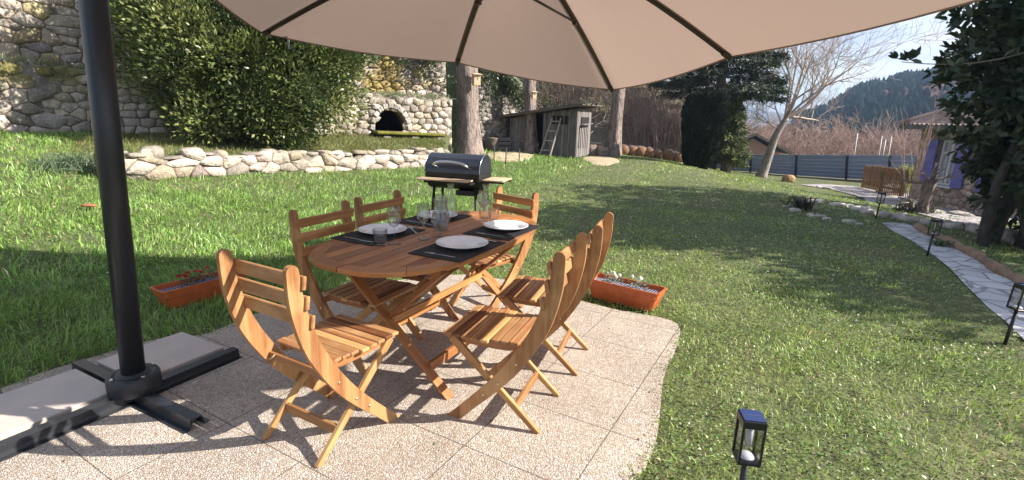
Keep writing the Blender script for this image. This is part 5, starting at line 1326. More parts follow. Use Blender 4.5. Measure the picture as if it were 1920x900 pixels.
mb=MB(); mb.box((SW+.02,.9,1.25),(.04,.9,.26),None,1,.0); mb.build('side_painted_shade',M['dark'],st)  # closed dark panel painting the shade of a gap in the end wall
mb=MB(); mb.box((SW+.1,.85,1.12),(.2,1.0,.03),Rx(.05),(1.3,1.3,1.3),.002,1); mb.build('side_ledge',M['oldwood'],st)
mb=MB()
for k in range(6): mb.box((SW+.035,.35+.2*k,.62),(.015,.09,.75),None,(1.5,1.5,1.55),.002,2)
mb.build('side_slats',M['oldwood'],st)
mb=MB(); mb.box((.36,-.03,.42),(.7,.02,.06),None,(1.1,1.1,1.1),.002,0); mb.build('door_ledge',M['oldwood'],st)
# ladder
q=st.matrix_world if False else Matrix.Rotation(sa,3,'Z'); lp=so_+q@Vector((1.75,-.33,0)); ld_=empty('wooden_ladder',(lp.x,lp.y,GZs(lp.x,lp.y)),sa,'pale wooden ladder leaning against the front of the shed','ladder')
for sx in(-.21,.21):
    mb=MB(); mb.bar((sx-.05,-.1,0),(sx*.85+.22,.27,1.42),.035,.06,(1.9,1.9,1.9),.002); mb.build('rail',M['oldwood'],ld_)
for k in range(4):
    f=.16+.25*k; c=Vector((-.05,-.1,0)).lerp(Vector((.22,.27,1.42)),f); mb=MB(); mb.box(c,(.40,.035,.045),None,(1.8,1.8,1.8),.002,0); mb.build('rung',M['oldwood'],ld_)
# stumps and logs
def stump(u,v,r,h,label,tilt=0,i=[0]):
    p=at(u,v); t=empty('tree_stump',(p.x,p.y,p.z),rnd.uniform(0,3),label,'stump')
    mb=MB(); n=18; mb.lathe([(r*1.08,-.05),(r,h*.3),(r*.97,h)],n); b=mb.build('bark_side',M['bark'],t)
    for w in b.data.vertices: k=1+.06*math.sin(math.atan2(w.co.y,w.co.x)*5+p.x*9); w.co.x*=k;w.co.y*=k
    mb=MB(); mb.lathe([(0,h+.012),(r*.93,h+.008),(r*.95,h-.01)],n); mb.build('cut_face',M['logend'],t); t.rotation_euler.x=tilt; return t
stump(1086,291,.24,.42,'dark round stump right beside the sunlit end of the shed')
stump(1108,291,.26,.44,'tall stump carrying a flat board between the shed and the dark trunk')
stump(1128,292,.25,.34,'low wide stump touching the left side of the dark trunk')
p=at(1108,291); mb=MB(); mb.box((0,0,0),(.75,.34,.05),Ry(.03),.7,.004,0); o=mb.build('wooden_board',M['oldwood'],loc=(p.x,p.y,p.z+.485),rz=-.1); tag(o,'flat weathered board lying on top of the tall stump','board')
names=['first (leftmost)','second from the left','third from the left','fourth from the left','fifth from the left, a small one','sixth from the left, the widest','seventh, beside the cypress column']
for i,(u,r) in enumerate(((1168,.24),(1184,.23),(1199,.24),(1216,.24),(1233,.20),(1253,.26),(1271,.24))):
    p=Vector(atd(u,290+.02*(u-1168),22.0)); z=GZs(p.x,p.y); r=r*.96
    t=empty('cut_log',(p.x,p.y,z),R(rnd.uniform(-18,8)),'sawn log end in the row, '+names[i],'log','sawn logs lying in a row')
    mb=MB(); mb.tube([(0,-.28,r*.9),(0,.4,r*.9)],r,14); mb.build('bark_side',M['bark'],t)
    mb=MB(); 
    b=rnd.uniform(.8,1.15); mb.lathe([(0,.012),(r*.90,.008),(r*.93,-.01)],16,(0,-.282,r*.9),M=Rx(PI/2),t=(b,b*.95,b*.9)); mb.build('cut_face',M['logend'],t)
# old garden chair and barrel left of the shed (dark, shaded)
p=at(923,283); t=empty('rusty_barrel',(p.x,p.y,p.z),0,'dull grey brown barrel in the shade left of the shed','barrel'); mb=MB(); mb.lathe([(.22,0),(.24,.04),(.235,.22),(.245,.24),(.235,.26),(.235,.45),(.245,.47),(.22,.5),(.19,.49)],20); mb.build('drum',M['fencedark'] if False else M['roofold'],t); mb=MB(); mb.lathe([(0,.485),(.205,.485),(.21,.495),(0,.5)],20); mb.build('lid',M['palewood'],t)
p=at(944,282); t=empty('old_crate',(p.x,p.y,p.z),.2,'grey slatted crate standing between the barrel and the shed','crate')
for k in range(3): mb=MB(); mb.box((0,-.18,.1+.17*k),(.5,.02,.13),None,1.1,.002); mb.build('slat',M['oldwood'],t)
for sx in(-1,1): mb=MB(); mb.box((sx*.24,0,.28),(.03,.34,.56),None,.9,.002); mb.build('side',M['oldwood'],t)
# stakes
for i,(u,v,vt) in enumerate(((948,308,279),(973,304,280),(926,300,272))):
    p=at(u,v); h=(v-vt)/941*p.y*1.02; mb=MB(); mb.tube([(0,0,-.1),(.01,0,h)],.016,6); o=mb.build('thin_stake',M['fencedark'],loc=p); tag(o,['thin dark stake nearest the grill, the middle one of three','thin dark stake in front of the slim trunk, right of the others','thin dark stake close to the thick tree trunk, leftmost of three'][i],'stake','stakes in the lawn in front of the shed')
# blue grey panel fence
ft=[(1329,290),(1408,291),(1493,291.5),(1588,292),(1668,292.5)]; fb=[(1329,317),(1408,322),(1493,329),(1588,335),(1668,339)]; fd=[28.5,27.6,26.6,25.4,24.4]
fn=empty('panel_fence',(0,0,0),0,'long blue grey ribbed panel fence with dark posts at the bottom of the garden','fence')
TPt=[Vector(atd(u,v,d)) for (u,v),d in zip(ft,fd)]; BPt=[Vector(atd(u,v,d)) for (u,v),d in zip(fb,fd)]
TPt.append(TPt[-1]+(TPt[-1]-TPt[-2])*1.0); BPt.append(BPt[-1]+(BPt[-1]-BPt[-2]))
for i in range(len(TPt)):
    mb=MB(); mb.bar(BPt[i]-Vector((0,.03,.5)),TPt[i]+Vector((0,-.03,.03)),.09,.07,1,.003); mb.build('post',M['fencedark'],fn)
for i in range(len(TPt)-1):
    mb=MB(); nb=6; V=[];Fc=[]
    for k in range(nb):
        for (f,dy) in ((k/nb+.004,0),((k+.75)/nb,-.02),((k+.98)/nb,.0)):
            for s_ in(0,1): A=BPt[i+s_].lerp(TPt[i+s_],f); V.append(A+Vector((0,dy,0)))
    for k in range(len(V)//2-1): Fc.append((2*k,2*k+1,2*k+3,2*k+2))
    mb.add(V,Fc,None,rnd.uniform(.9,1.1)); mb.build('fence_panel',M['fenceblue'],fn)
    mb=MB(); mb.bar(TPt[i]+Vector((0,-.01,.02)),TPt[i+1]+Vector((0,-.01,.02)),.05,.04,1); mb.build('top_rail',M['fenceblue'],fn)
    mb=MB(); mb.bar(BPt[i]+Vector((0,-.01,-.28)),BPt[i+1]+Vector((0,-.01,-.28)),.25,.5,.55); mb.build('base_wall',M['mortar'],fn)
# white stakes beyond the fence
for i,(u,v) in enumerate(((1608,250),(1654,255),(1661,262),(1672,256))):
    a=Vector(atd(u,v,31+i)); b=Vector(atd(u-6,300,31+i)); mb=MB(); mb.tube([b-a-Vector((0,0,1.2)),(0,0,0)],.024,6); o=mb.build('white_pole',M['winwhite'],loc=a); tag(o,['thin white pole standing alone beyond the middle of the fence','leftmost of three white poles beyond the right end of the fence','middle of three white poles beyond the right end of the fence','rightmost of three white poles beyond the fence, near the house'][i],'pole','white poles beyond the fence')
# picket gate
ga=at(1614,353); gb=at(1687,371); t=empty('picket_gate',ga,math.atan2(gb.y-ga.y,gb.x-ga.x),'brown wooden picket gate standing on the gravel before the house','gate')
gl=(gb-ga).length; dz=gb.z-ga.z
topz=lambda f: (atd(1618,311,ga.y)[2]-ga.z)*(1-f)+(atd(1691,318,gb.y)[2]-ga.z)*f
npk=22
for k in range(npk):
    f=(k+.5)/npk; x=gl*f; zt_=topz(f)+rnd.uniform(-.02,.02); mb=MB(); b=rnd.uniform(.7,1.3); w=gl/npk*.58; mb.prism([(-w/2,0),(w/2,0),(w/2,zt_-.05),(0,zt_),(-w/2,zt_-.05)],-.01,.01,(b,b,b),M=Matrix(((1,0,0),(0,0,1),(0,1,0))),c=(x,0,dz*f+.06)); mb.build('picket',M['gatewood'],t)
for f in(.25,.78): mb=MB(); mb.bar((0,.03,topz(0)*f),(gl,.03,dz+(topz(1)-dz)*f),.03,.08,.8); mb.build('rail',M['gatewood'],t)
for f in(0,.5,1): mb=MB(); mb.box((gl*f,.06,dz*f+topz(f)*.5-.1),(.09,.09,topz(f)+.2),None,1.2,.004,2); mb.build('post',M['gatewood'],t)
mb=MB(); 
for k in range(7): a=k*.9; mb.box((gl*.5+.14*math.cos(a)*(k%3)/2,-.03,topz(.5)*.68+.07*math.sin(a)),(.15,.01,.05),Ry(a))
M['leafsign']=mat('green leaf ornament',(.10,.17,.04),.5)
mb.build('leaf_ornament',M['leafsign'],t)
# ---- house
HA=Vector((14.6,18.5)); hd=Vector((-.12,-.993)).normalized(); HL=8.5; hn=Vector((-hd.y,hd.x)); ZB,ZE=-1.15,1.52
hl=[(HA.x,HA.y),(HA.x+hd.x*HL,HA.y+hd.y*HL)]
house=empty('stone_house',(0,0,0),0,'stone house with violet blue shutters, white windows and a tiled hip roof on the right','house')
wins=[(1.05,2.0,-.40,1.08),(3.62,4.6,-.40,1.08),(6.3,7.2,-.4,1.08)]
def hh(sv,zc,h): return any(a-.05<sv<b+.05 and za-.08<zc<zb+.12 for a,b,za,zb in wins)
mb=MB()
def wp(s,z,o=0): return Vector((HA.x+hd.x*s-hn.x*o,HA.y+hd.y*s-hn.y*o,z))
ss=[0]+[q for a,b,_,_ in wins for q in(a,b)]+[HL]; zz_=[ZB,-.40,1.08,ZE]
for i in range(len(ss)-1):
    for j in range(3):
        if j==1 and i%2==1: continue
        mb.add([wp(ss[i],zz_[j]),wp(ss[i+1],zz_[j]),wp(ss[i+1],zz_[j+1]),wp(ss[i],zz_[j+1])],[(0,1,2,3)])
for a,b,za,zb in wins: # reveals
    for (s0_,z0_,s1_,z1_) in ((a,za,a,zb),(b,za,b,zb),(a,zb,b,zb),(a,za,b,za)): mb.add([wp(s0_,z0_),wp(s1_,z1_),wp(s1_,z1_,-.25),wp(s0_,z0_,-.25)],[(0,1,2,3)])
def wq(s,o,z): return Vector((HA.x+hd.x*s+hn.x*o,HA.y+hd.y*s+hn.y*o,z))
HDp=7.0
for A_,B_ in (((0,0),(0,HDp)),((0,HDp),(HL,HDp)),((HL,HDp),(HL,0))): mb.add([wq(*A_,ZB),wq(*B_,ZB),wq(*B_,ZE),wq(*A_,ZE)],[(0,1,2,3)])
mb.build('wall',M['mortar'],house)
hs=[(1.0,.95,.92),(.8,.75,.75),(1.15,1.05,.95),(.95,.8,.75),(1.25,1.2,1.15)]
Vv,Ff,Tt=stones(hl,lambda s:ZB,lambda s:ZE-.02,(.16,.42),(.12,.24),.04,hs,hole=hh,proud=.02,gap=.02); mesh_np('wall_stones',Vv,Ff,M['housestone'],house,Tt,smooth=True)
for wi_,(a,b,za,zb) in enumerate(wins):
    w=empty('window',(0,0,0)); w.parent=house
    def bar2(s0_,z0_,s1_,z1_,th,o=-.12,wd=.05): 
        mb=MB(); mb.bar(wp(s0_,z0_,o),wp(s1_,z1_,o),wd,th,1,.003,up=(0,0,1) if abs(z1_-z0_)<.01 else (hn.x,hn.y,0)); return mb
    mb=MB()
    for q in ((a,za+.035,b,za+.035),(a,zb-.035,b,zb-.035),(a,zb-.42,b,zb-.42)): mb.bar(wp(q[0],q[1],-.12),wp(q[2],q[3],-.12),.05,.07,1,.003)
    for s_ in (a+.035,(a+b)/2,b-.035): mb.bar(wp(s_,za,-.12),wp(s_,zb,-.12),.08,.05,1,.003,up=(hn.x,hn.y,0))
    for s_ in (a+.27,b-.27): mb.bar(wp(s_,za,-.13),wp(s_,zb,-.13),.03,.03,1,.003,up=(hn.x,hn.y,0))
    fr=mb.build('frame',M['winwhite'],w)
    mb=MB(); mb.add([wp(a,za,-.16),wp(b,za,-.16),wp(b,zb,-.16),wp(a,zb,-.16)],[(0,1,2,3)]); mb.build('curtain',M['curtain'],w)
    mb=MB(); mb.bar(wp(a-.08,za-.03,.03),wp(b+.08,za-.03,.03),.14,.06,1,.004); mb.build('sill',M['winwhite'],w)
    for sd in(-1,1):
        c=(a-.27) if sd<0 else (b+.27); mb=MB(); mb.add([],[])
        x_=Vector((hd.x,hd.y,0)); Mx=Matrix((x_,Vector((hn.x,hn.y,0)),Vector((0,0,1)))).transposed()
        mb.box(wp(c,(za+zb)/2,.06),(.50,.04,zb-za),Mx,1,.004)
        for zz in (.2,.8): mb.box(wp(c,za+(zb-za)*zz,.088),(.48,.02,.09),Mx,1,.003)
        mb.build('shutter',M['shutter'],house)
# hip roof with tile relief
ov=.5; zr=ZE+.02; pitch=.53
C0=(-ov,-ov);
def roofpt(s,o): # height of hip roof
    d=min(s+ov,HL+ov-s,o+ov,HDp+ov-o); return zr+pitch*d
def roofplane(name,fix):
    V=[];Fc=[];T=[]; rows=26; cols=70
    half_=(HDp+2*ov)/2
    for i in range(rows*2):
        r=(i//2+ (i%2)*.98)/rows*half_
        lift=.045*(1-(i%2))+.0
        for j in range(cols*2+1):
            f=j/(cols*2); 
            if fix=='front': L0=-ov+r; L1=HL+ov-r; s=L0+(L1-L0)*f; o=-ov+r
            elif fix=='end': L0=-ov+r; L1=HDp+ov-r; o=L0+(L1-L0)*f; s=-ov+r
            elif fix=='back': L0=-ov+r; L1=HL+ov-r; s=L0+(L1-L0)*f; o=HDp+ov-r
            else: L0=-ov+r; L1=HDp+ov-r; o=L0+(L1-L0)*f; s=HL+ov-r
            span=(s if fix in('front','back') else o); z=zr+pitch*r+lift+.025*math.cos(span*2*PI/.24)
            V.append(wq(s,o,z)); b=1+.22*math.sin(int(span/.24)*12.9+i//2*7.3); T.append((b,b,b))
    n=cols*2+1
    for i in range(rows*2-1):
        for j in range(n-1): Fc.append((i*n+j,i*n+j+1,i*n+n+j+1,i*n+n+j))
    return V,Fc,T
V=[];Fc=[];T=[]
for q in('front','end','back','far'): a,b,c=roofplane('x',q); Fc+= [tuple(i+len(V) for i in f) for f in b]; V+=a; T+=c
rf=mesh_np('roof',[tuple(v) for v in V],Fc,M['tile'],house,np.array(T))
mb=MB()
for a,b in (((-ov,-ov),(HL+ov,-ov)),((-ov,-ov),(-ov,HDp+ov)),): mb.bar(wq(*a,zr-.06),wq(*b,zr-.06),.03,.16,1)
mb.add([wq(-ov,-ov,zr-.03),wq(HL+ov,-ov,zr-.03),wq(HL+ov,HDp+ov,zr-.03),wq(-ov,HDp+ov,zr-.03)],[(0,1,2,3)])
mb.build('fascia',M['winwhite'] if False else M['oldwood'],rf)
hp=[]
for r in np.linspace(0,(HDp+2*ov)/2,14): hp.append(wq(-ov+r,-ov+r,zr+pitch*r+.06))
mb=MB(); mb.tube(hp,.09,8); mb.build('ridge_tiles',M['tile'],rf)
# yellow green hedge by the gate
q=at(1692,366); hpz=GZs(q.x,q.y); n=60; P=np.stack([q.x+.25+RN.uniform(-.32,.32,n),q.y+.3+RN.uniform(-.25,.25,n),hpz+RN.uniform(.05,1.15,n)],-1)
V_,F_,T_=clump_leaves(P,[.17]*n,[60]*n,(.03,.06),(.5,.7),[(.30,.32,.03),(.22,.26,.03),(.36,.36,.05)]); V_=V_-np.array([q.x,q.y,hpz]); t=empty('clipped_shrub',(q.x,q.y,hpz),0,'upright yellow green clipped shrub between the picket gate and house','shrub'); mesh_np('foliage',V_,F_,M['leafm'],t,T_)
# far brown roofed house
d=44.; pk=Vector(atd(1413,254,d)); e0=Vector(atd(1337,285,d)); e1_=Vector((2*pk.x-e0.x,d,e0.z)); t=empty('far_house',(pk.x,d,e0.z-3),0,'low brown gabled house beyond the fence, left of the bare tree','house')
o_=Vector((pk.x,d,e0.z-3)); mb=MB(); g0=[(e0.x+.4,0),(e1_.x-.4,0),(e1_.x-.4,2.8),(pk.x,pk.z-e0.z+2.75),(e0.x+.4,2.8)]; 
V=[Vector((x-o_.x,y_,z)) for y_ in(0,8) for x,z in g0]; mb.add(V,[(0,1,2,3,4),(5,6,7,8,9),(0,1,6,5),(1,2,7,6),(4,0,5,9)]); M['farwall']=mat('brown render',(.30,.17,.13),.9); mb.build('wall',M['farwall'],t)
mb=MB()
for s_ in (e0,e1_):
    a=Vector((s_.x-o_.x,0,3)); b=Vector((pk.x-o_.x,0,pk.z-o_.z)); nrm=Vector((-(b.z-a.z),0,b.x-a.x)).normalized(); nrm=nrm if nrm.z>0 else -nrm
    V=[a+Vector((0,-.4,0)),b+Vector((0,-.4,0)),b+Vector((0,8,0)),a+Vector((0,8,0))]; V+=[p+nrm*.2 for p in V]; mb.add(V,[(0,1,2,3),(4,5,6,7),(0,1,5,4),(1,2,6,5),(2,3,7,6),(3,0,4,7)])
mb.build('roof',M['roofold'],t)
# ---- rocks and edging
def place_rocks(path,n,r,name,label,cat,group,jit=.08,m='stone',tintr=(1.1,1.5),fl=.6):
    P=[at(*p) for p in path]; 
    for i in range(n):
        x,y=poly_sample([(p.x,p.y) for p in P],(i+.5)/n); x+=rnd.gauss(0,jit);y+=rnd.gauss(0,jit); k=rnd.uniform(*r); q,a=rock(None,(k,k*rnd.uniform(.6,.9),k*fl)); ca,sn=math.cos(a),math.sin(a)
        V=np.stack([q[:,0]*ca-q[:,1]*sn,q[:,0]*sn+q[:,1]*ca,q[:,2]+k*fl*.25],-1); b=rnd.uniform(*tintr)
        o=mesh_np(name,V,icf,M[m],None,np.tile([b,b*.98,b*.95],(len(V),1)),smooth=True); o.location=(x,y,GZs(x,y)); tag(o,label,cat,group)
place_rocks([(1520,380),(1560,385),(1600,392),(1640,400)],17,(.07,.13),'edging_stone','pale round stone in the upper row edging the lawn bed','stone','white stones edging the upper bed line')
place_rocks([(1470,388),(1500,398),(1550,412),(1600,420),(1625,424)],9,(.06,.12),'edging_stone','flat pale stone sunk in the shaded lower lawn row','stone','pale stones in the lower lawn row',fl=.35,tintr=(.9,1.2))
place_rocks([(1652,404),(1700,412),(1750,422),(1800,432)],18,(.07,.14),'edging_stone','grey white stone along the front edge of the gravel bed','stone','stones along the gravel bed',tintr=(.8,1.2))
place_rocks([(1532,350),(1580,356),(1640,366),(1700,384),(1780,404)],26,(.12,.28),'flat_stone','flat lilac grey stone lying on the gravel bed','stone','flat stones on the gravel bed',jit=.25,fl=.28,tintr=(.8,1.2))
place_rocks([(1820,436),(1860,440),(1880,448)],6,(.12,.2),'edging_stone','grey stone under the magnolia leaves','stone','stones under the magnolia',tintr=(.7,1.0))
p=at(1478,341); q,_=rock(None,(.33,.22,.20)); M['tanrock']=mat('ochre rock',(.46,.30,.14),.9,noise=((6,6,6),4,(.22,.13,.06),.4,.65),bump=((12,12,12),.8,.04)); o=mesh_np('ochre_boulder',q+np.array([0,0,.12]),icf,M['tanrock'],None,smooth=True); o.location=p; tag(o,'rounded ochre brown boulder alone on the lawn before the blue fence','boulder')
# path edging: long low brown border along the right side
er=[(1719,428),(1738,441),(1763,450),(1798,468),(1833,486),(1873,513),(1925,539),(2010,586)]
P=[at(*p) for p in er]; Q=catmull([(p.x,p.y,0) for p in P],6); Q=[Vector((q[0],q[1],GZs(q[0],q[1])+.03+.012*math.sin(i*1.9))) for i,q in enumerate(Q)]
M['edging']=mat('brown timber edging',(.33,.22,.15),.9,noise=((9,9,9),4,(.20,.13,.09),.4,.65),bump=((20,20,20),.8,.03))
mb=MB(); mb.tube(Q,[.06+.012*math.sin(i*.9) for i in range(len(Q))],8); o=mb.build('path_edging',M['edging']); tag(o,'low wavy brown border along the right side of the pale path','border')
# small plants
def tuft(name,u,v,n,h,cols,label,cat,spread=.12,wid=.012,lean=.45):
    p=at(u,v); B=RN.normal(0,spread,(n,3))*np.array([1,1,0]); D=unit(RN.normal(0,lean,(n,3))+np.array([0,0,1])); L_=RN.uniform(h*.5,h,n); Sd=unit(np.cross(D,RN.normal(size=(n,3))))
    out_=unit(D*np.array([1,1,0])+1e-6); tip=B+D*L_[:,None]*.85+out_*L_[:,None]*.35-np.array([0,0,1])*L_[:,None]*.25
    v_=np.stack([B-Sd*wid/2,B+Sd*wid/2,B+D*L_[:,None]*.55+Sd*wid*.4,B+D*L_[:,None]*.55-Sd*wid*.4,tip],1).reshape(-1,3); b=np.arange(n)[:,None]*5
    F=np.concatenate([b+np.array([[0,1,2]]),b+np.array([[0,2,3]]),b+np.array([[3,2,4]])]); T=np.array(cols)[RN.integers(0,len(cols),n)]*RN.uniform(.7,1.3,(n,1))
    o=mesh_np(name,v_,F,M['grass'],None,np.repeat(T,5,0)); o.location=p; tag(o,label,cat); return o
tuft('grass_clump',130,318,420,.50,[(.13,.19,.10),(.18,.24,.14)],'blue green clump of long drooping grass left of the low stone wall','grass clump',.2,.014,.7)
tuft('low_shrub',1503,392,60,.42,[(.045,.06,.035),(.08,.07,.05)],'small dark shrub at the left end of the white edging stones','shrub',.11,.03,.4)
tuft('low_shrub',1706,398,70,.5,[(.09,.09,.06),(.14,.11,.09)],'small grey twiggy plant left of the pollarded trunk on the gravel','shrub',.12,.03,.45)
tuft('low_shrub',1722,398,70,.5,[(.08,.085,.06),(.12,.10,.08)],'small grey twiggy plant touching the pollarded trunk on the gravel','shrub',.12,.03,.45)
tuft('weed',1765,462,40,.2,[(.09,.12,.05)],'small weed at the left edge of the pale path','weed',.05,.02,.6)
# ================================================================== GRASS
def pip(x,y,poly):
    ins=np.zeros(len(x),bool); n=len(poly); j=n-1
    for i in range(n):
        xi,yi=poly[i][0],poly[i][1]; xj,yj=poly[j][0],poly[j][1]
        c=((yi>y)!=(yj>y))&(x<(xj-xi)*(y-yi)/((yj-yi) or 1e-9)+xi); ins^=c; j=i
    return ins
def blades(x,y,z,h,w,cols,lean,seg2=True,bright=None):
    n=len(x); az=3.2*vnoise(x,y,2.3,11)*2+1.5*vnoise(x,y,7,12)+RN.normal(0,1.0,n); ln=np.abs(RN.normal(lean*.6,lean*.8,n)); B=np.stack([x,y,z],-1); d=np.stack([np.cos(az)*ln,np.sin(az)*ln,np.ones(n)],-1); d=unit(d)
    sa_=RN.random(n)*2*PI; Sd=np.stack([np.cos(sa_),np.sin(sa_),np.zeros(n)],-1)*w[:,None]*.5
    tipo=np.stack([np.cos(az),np.sin(az),-.5*np.ones(n)],-1)*(h*.45*np.minimum(1,ln*1.3+.15))[:,None]
    if seg2:
        M1=B+d*h[:,None]*.55; Tt_=B+d*h[:,None]+tipo; V=np.stack([B-Sd,B+Sd,M1+Sd*.8,M1-Sd*.8,Tt_],1); k=5; F=np.array([[0,1,2],[0,2,3],[3,2,4]])
    else: V=np.stack([B-Sd,B+Sd,B+d*h[:,None]+tipo*.6],1); k=3; F=np.array([[0,1,2]])
    F=(np.arange(n)[:,None,None]*k+F[None]).reshape(-1,3); return V.reshape(-1,3),F,np.repeat(cols,k,0)
pathpoly=[(p.x,p.y) for p in PLp]+[(p.x,p.y) for p in PRp][::-1]; gravpoly=[(p.x,p.y) for p in gA]+[(p.x,p.y) for p in gB][::-1]; pavpoly=[(p.x,p.y) for p in gC]+[(p.x,p.y) for p in gD][::-1]
sands=[smooth_poly([(at(*p).x,at(*p).y) for p in P],2) for P in ([(905,286),(960,282),(1010,286),(1000,297),(960,307),(915,300)],[(1085,294),(1125,291),(1165,297),(1160,309),(1120,311),(1095,302)])]
lwpoly=[(p.x,p.y) for p in lw]+[W1[-1],W1[-2],W1[-3]]
def lawncols(x,y):
    n=len(x); left=S((-x-.0+(y-3)*.25)/2.5)  # lush on the left and centre-left
    n1=vnoise(x,y,1.1,1); n2=vnoise(x,y,3.7,2); n3=vnoise(x,y,.45,8)
    lush=np.array([.23,.37,.085]); olive=np.array([.28,.385,.09]); dry=np.array([.54,.46,.27]); dark=np.array([.12,.19,.055]); yel=np.array([.46,.53,.08])
    c=olive[None]*(1-left[:,None])+lush[None]*left[:,None]
    k=np.clip((n1+.15*n2-.30)*3,0,1)*(1-.75*left); c=c*(1-.6*k[:,None])+yel[None]*.6*k[:,None]
    k=np.clip((n2*.8+n3*.5-.35)*2.2,0,1)*(1-.8*left); c=c*(1-.75*k[:,None])+dark[None]*.75*k[:,None]
    n4=vnoise(x,y,6.5,13)+.7*vnoise(x,y,14,14); c=c*(1+.30*np.clip(n4,-1.3,1.6))[:,None]
    k=np.clip((vnoise(x,y,2.1,21)+.5*n4-.75)*2.5,0,1)*(1-.8*left); c=c*(1-.7*k[:,None])+np.array([[.40,.34,.20]])*.7*k[:,None]
    r=RN.random(n); dr=r<(.09*(1-.7*left)+.25*np.clip(-n1-.45,0,1)); c[dr]=dry*RN.uniform(.6,1.4,(dr.sum(),1)); 
    return c*RN.uniform(.5,1.6,(n,1))*RN.uniform(.93,1.07,(n,3))
GV=[];GF=[];GT=[];base=0
def addg(V,F,T):
    global base
    GV.append(V.astype(np.float32));GF.append((F+base).astype(np.int32));GT.append(T.astype(np.float32));base+=len(V)
def ring(r0,r1,dens,hk,wk,seg2,amax=60):
    n=int(dens*(r1*r1-r0*r0)*R(amax)); r=np.sqrt(RN.random(n)*(r1*r1-r0*r0)+r0*r0); a=RN.uniform(-R(amax),R(amax),n); x=r*np.sin(a); y=r*np.cos(a)
    # clumpy
    jx=x+RN.normal(0,.022,n)*(1+r/5); jy=y+RN.normal(0,.022,n)*(1+r/5)
    m=~pip(jx,jy,patS)&~pip(jx,jy,pathpoly)&~(pip(jx,jy,gravpoly)&(RN.random(n)<.85))&~pip(x,y,pavpoly)&~pip(x,y,lwpoly)
    for sp in sands: m&=~(pip(x,y,sp)&(RN.random(n)<.80))
    m&=~((x>-.5)&(y-23.2-2.6*np.clip(x-6,0,None)>0))
    q=(x-BO.x)*e1.x+(y-BO.y)*e1.y; w=(x-BO.x)*e2.x+(y-BO.y)*e2.y; m&=~((q>-1.0)&(q<.56)&(w>-.52)&(w<.1))
    m&=(x<13.4)
    x=x[m];y=y[m];n=len(x); left=S((-x+(y-3)*.25)/2.5); n1=vnoise(x,y,1.6,5); n2=vnoise(x,y,4.5,6)
    keep=RN.random(n)<np.clip(.75+.5*n1+.3*left,.25,1); x=x[keep];y=y[keep];left=left[keep];n1=n1[keep];n2=n2[keep];n=len(x)
    h=hk*(.030+.032*left+.030*np.clip(n2,0,1)*(1+left)+.04*np.clip(n1-.2,0,1))*RN.uniform(.35,1.5,n); ww=wk*RN.uniform(.6,1.7,n)
    z=GZ(x,y)-.012; V,F,T=blades(x,y,z,h,ww,lawncols(x,y),.9-.25*left,seg2); addg(V,F,T)
ring(.9,3.2,5200,1.0,.0042,True); ring(3.2,5.5,4200,1.0,.0050,True); ring(5.5,9,1900,1.1,.0085,True); ring(9,15,700,1.25,.016,False,56); ring(15,31,200,1.5,.034,False,52)
# clover and weeds: tiny horizontal leaves
def weeds(r0,r1,dens,sz,amax=60):
    n=int(dens*(r1*r1-r0*r0)*R(amax)); r=np.sqrt(RN.random(n)*(r1*r1-r0*r0)+r0*r0); a=RN.uniform(-R(amax),R(amax),n); x=r*np.sin(a); y=r*np.cos(a)
    m=~pip(x,y,patS)&~pip(x,y,pathpoly)&~pip(x,y,lwpoly)&((vnoise(x,y,1.9,9)+.35*vnoise(x,y,6,3))>(-.15+.0*x))&(RN.random(n)<.55+.45*S((x+1)/2))
    q=(x-BO.x)*e1.x+(y-BO.y)*e1.y; w=(x-BO.x)*e2.x+(y-BO.y)*e2.y; m&=~((q>-1.0)&(q<.56)&(w>-.52)&(w<.1))
    x=x[m];y=y[m];n=len(x); P=np.stack([x,y,GZ(x,y)+RN.uniform(.004,.035,n)],-1); az=RN.random(n)*2*PI; D=unit(np.stack([np.cos(az),np.sin(az),RN.uniform(-.1,.6,n)],-1)); N_=unit(np.stack([RN.normal(0,.35,n),RN.normal(0,.35,n),np.ones(n)],-1)); L_=sz*RN.uniform(.6,1.5,n)
    V,F=leaf_arrays(P,D,N_,L_,L_*.8); F=np.concatenate([F[:,[0,1,2]],F[:,[0,2,3]]]); cols=np.array([(.22,.36,.11),(.16,.29,.08),(.30,.38,.20),(.34,.29,.18),(.13,.23,.07)])[RN.integers(0,5,n)]*RN.uniform(.6,1.35,(n,1)); addg(V,F,np.repeat(cols,4,0))
weeds(.9,4.5,1900,.013); weeds(4.5,9,600,.02); weeds(9,15,120,.04,50)
# terrace grass
n=42000; i_=RN.uniform(0,12.99,n); j_=RN.uniform(0,89-1.01,n); a=i_.astype(int); b=j_.astype(int); fi=i_-a; fj=j_-b
def tq(A): return A[a,b]*(1-fi)*(1-fj)+A[a+1,b]*fi*(1-fj)+A[a,b+1]*(1-fi)*fj+A[a+1,b+1]*fi*fj
x,y,z=tq(Xt),tq(Yt),tq(Zt); lush=np.array([[.20,.24,.07]]); T=(lush*RN.uniform(.6,1.4,(n,1))); k=RN.random(n)<.25; T[k]=np.array([.34,.27,.12])*RN.uniform(.6,1.2,(k.sum(),1))
V,F,T=blades(x,y,z-.01,RN.uniform(.04,.12,n),RN.uniform(.012,.022,n),T,.7,False); addg(V,F,T)
o=mesh_np('grass',np.concatenate(GV),np.concatenate(GF),M['grass'],None,np.concatenate(GT)); o['kind']='stuff'
print('grass tris',sum(len(f) for f in GF))
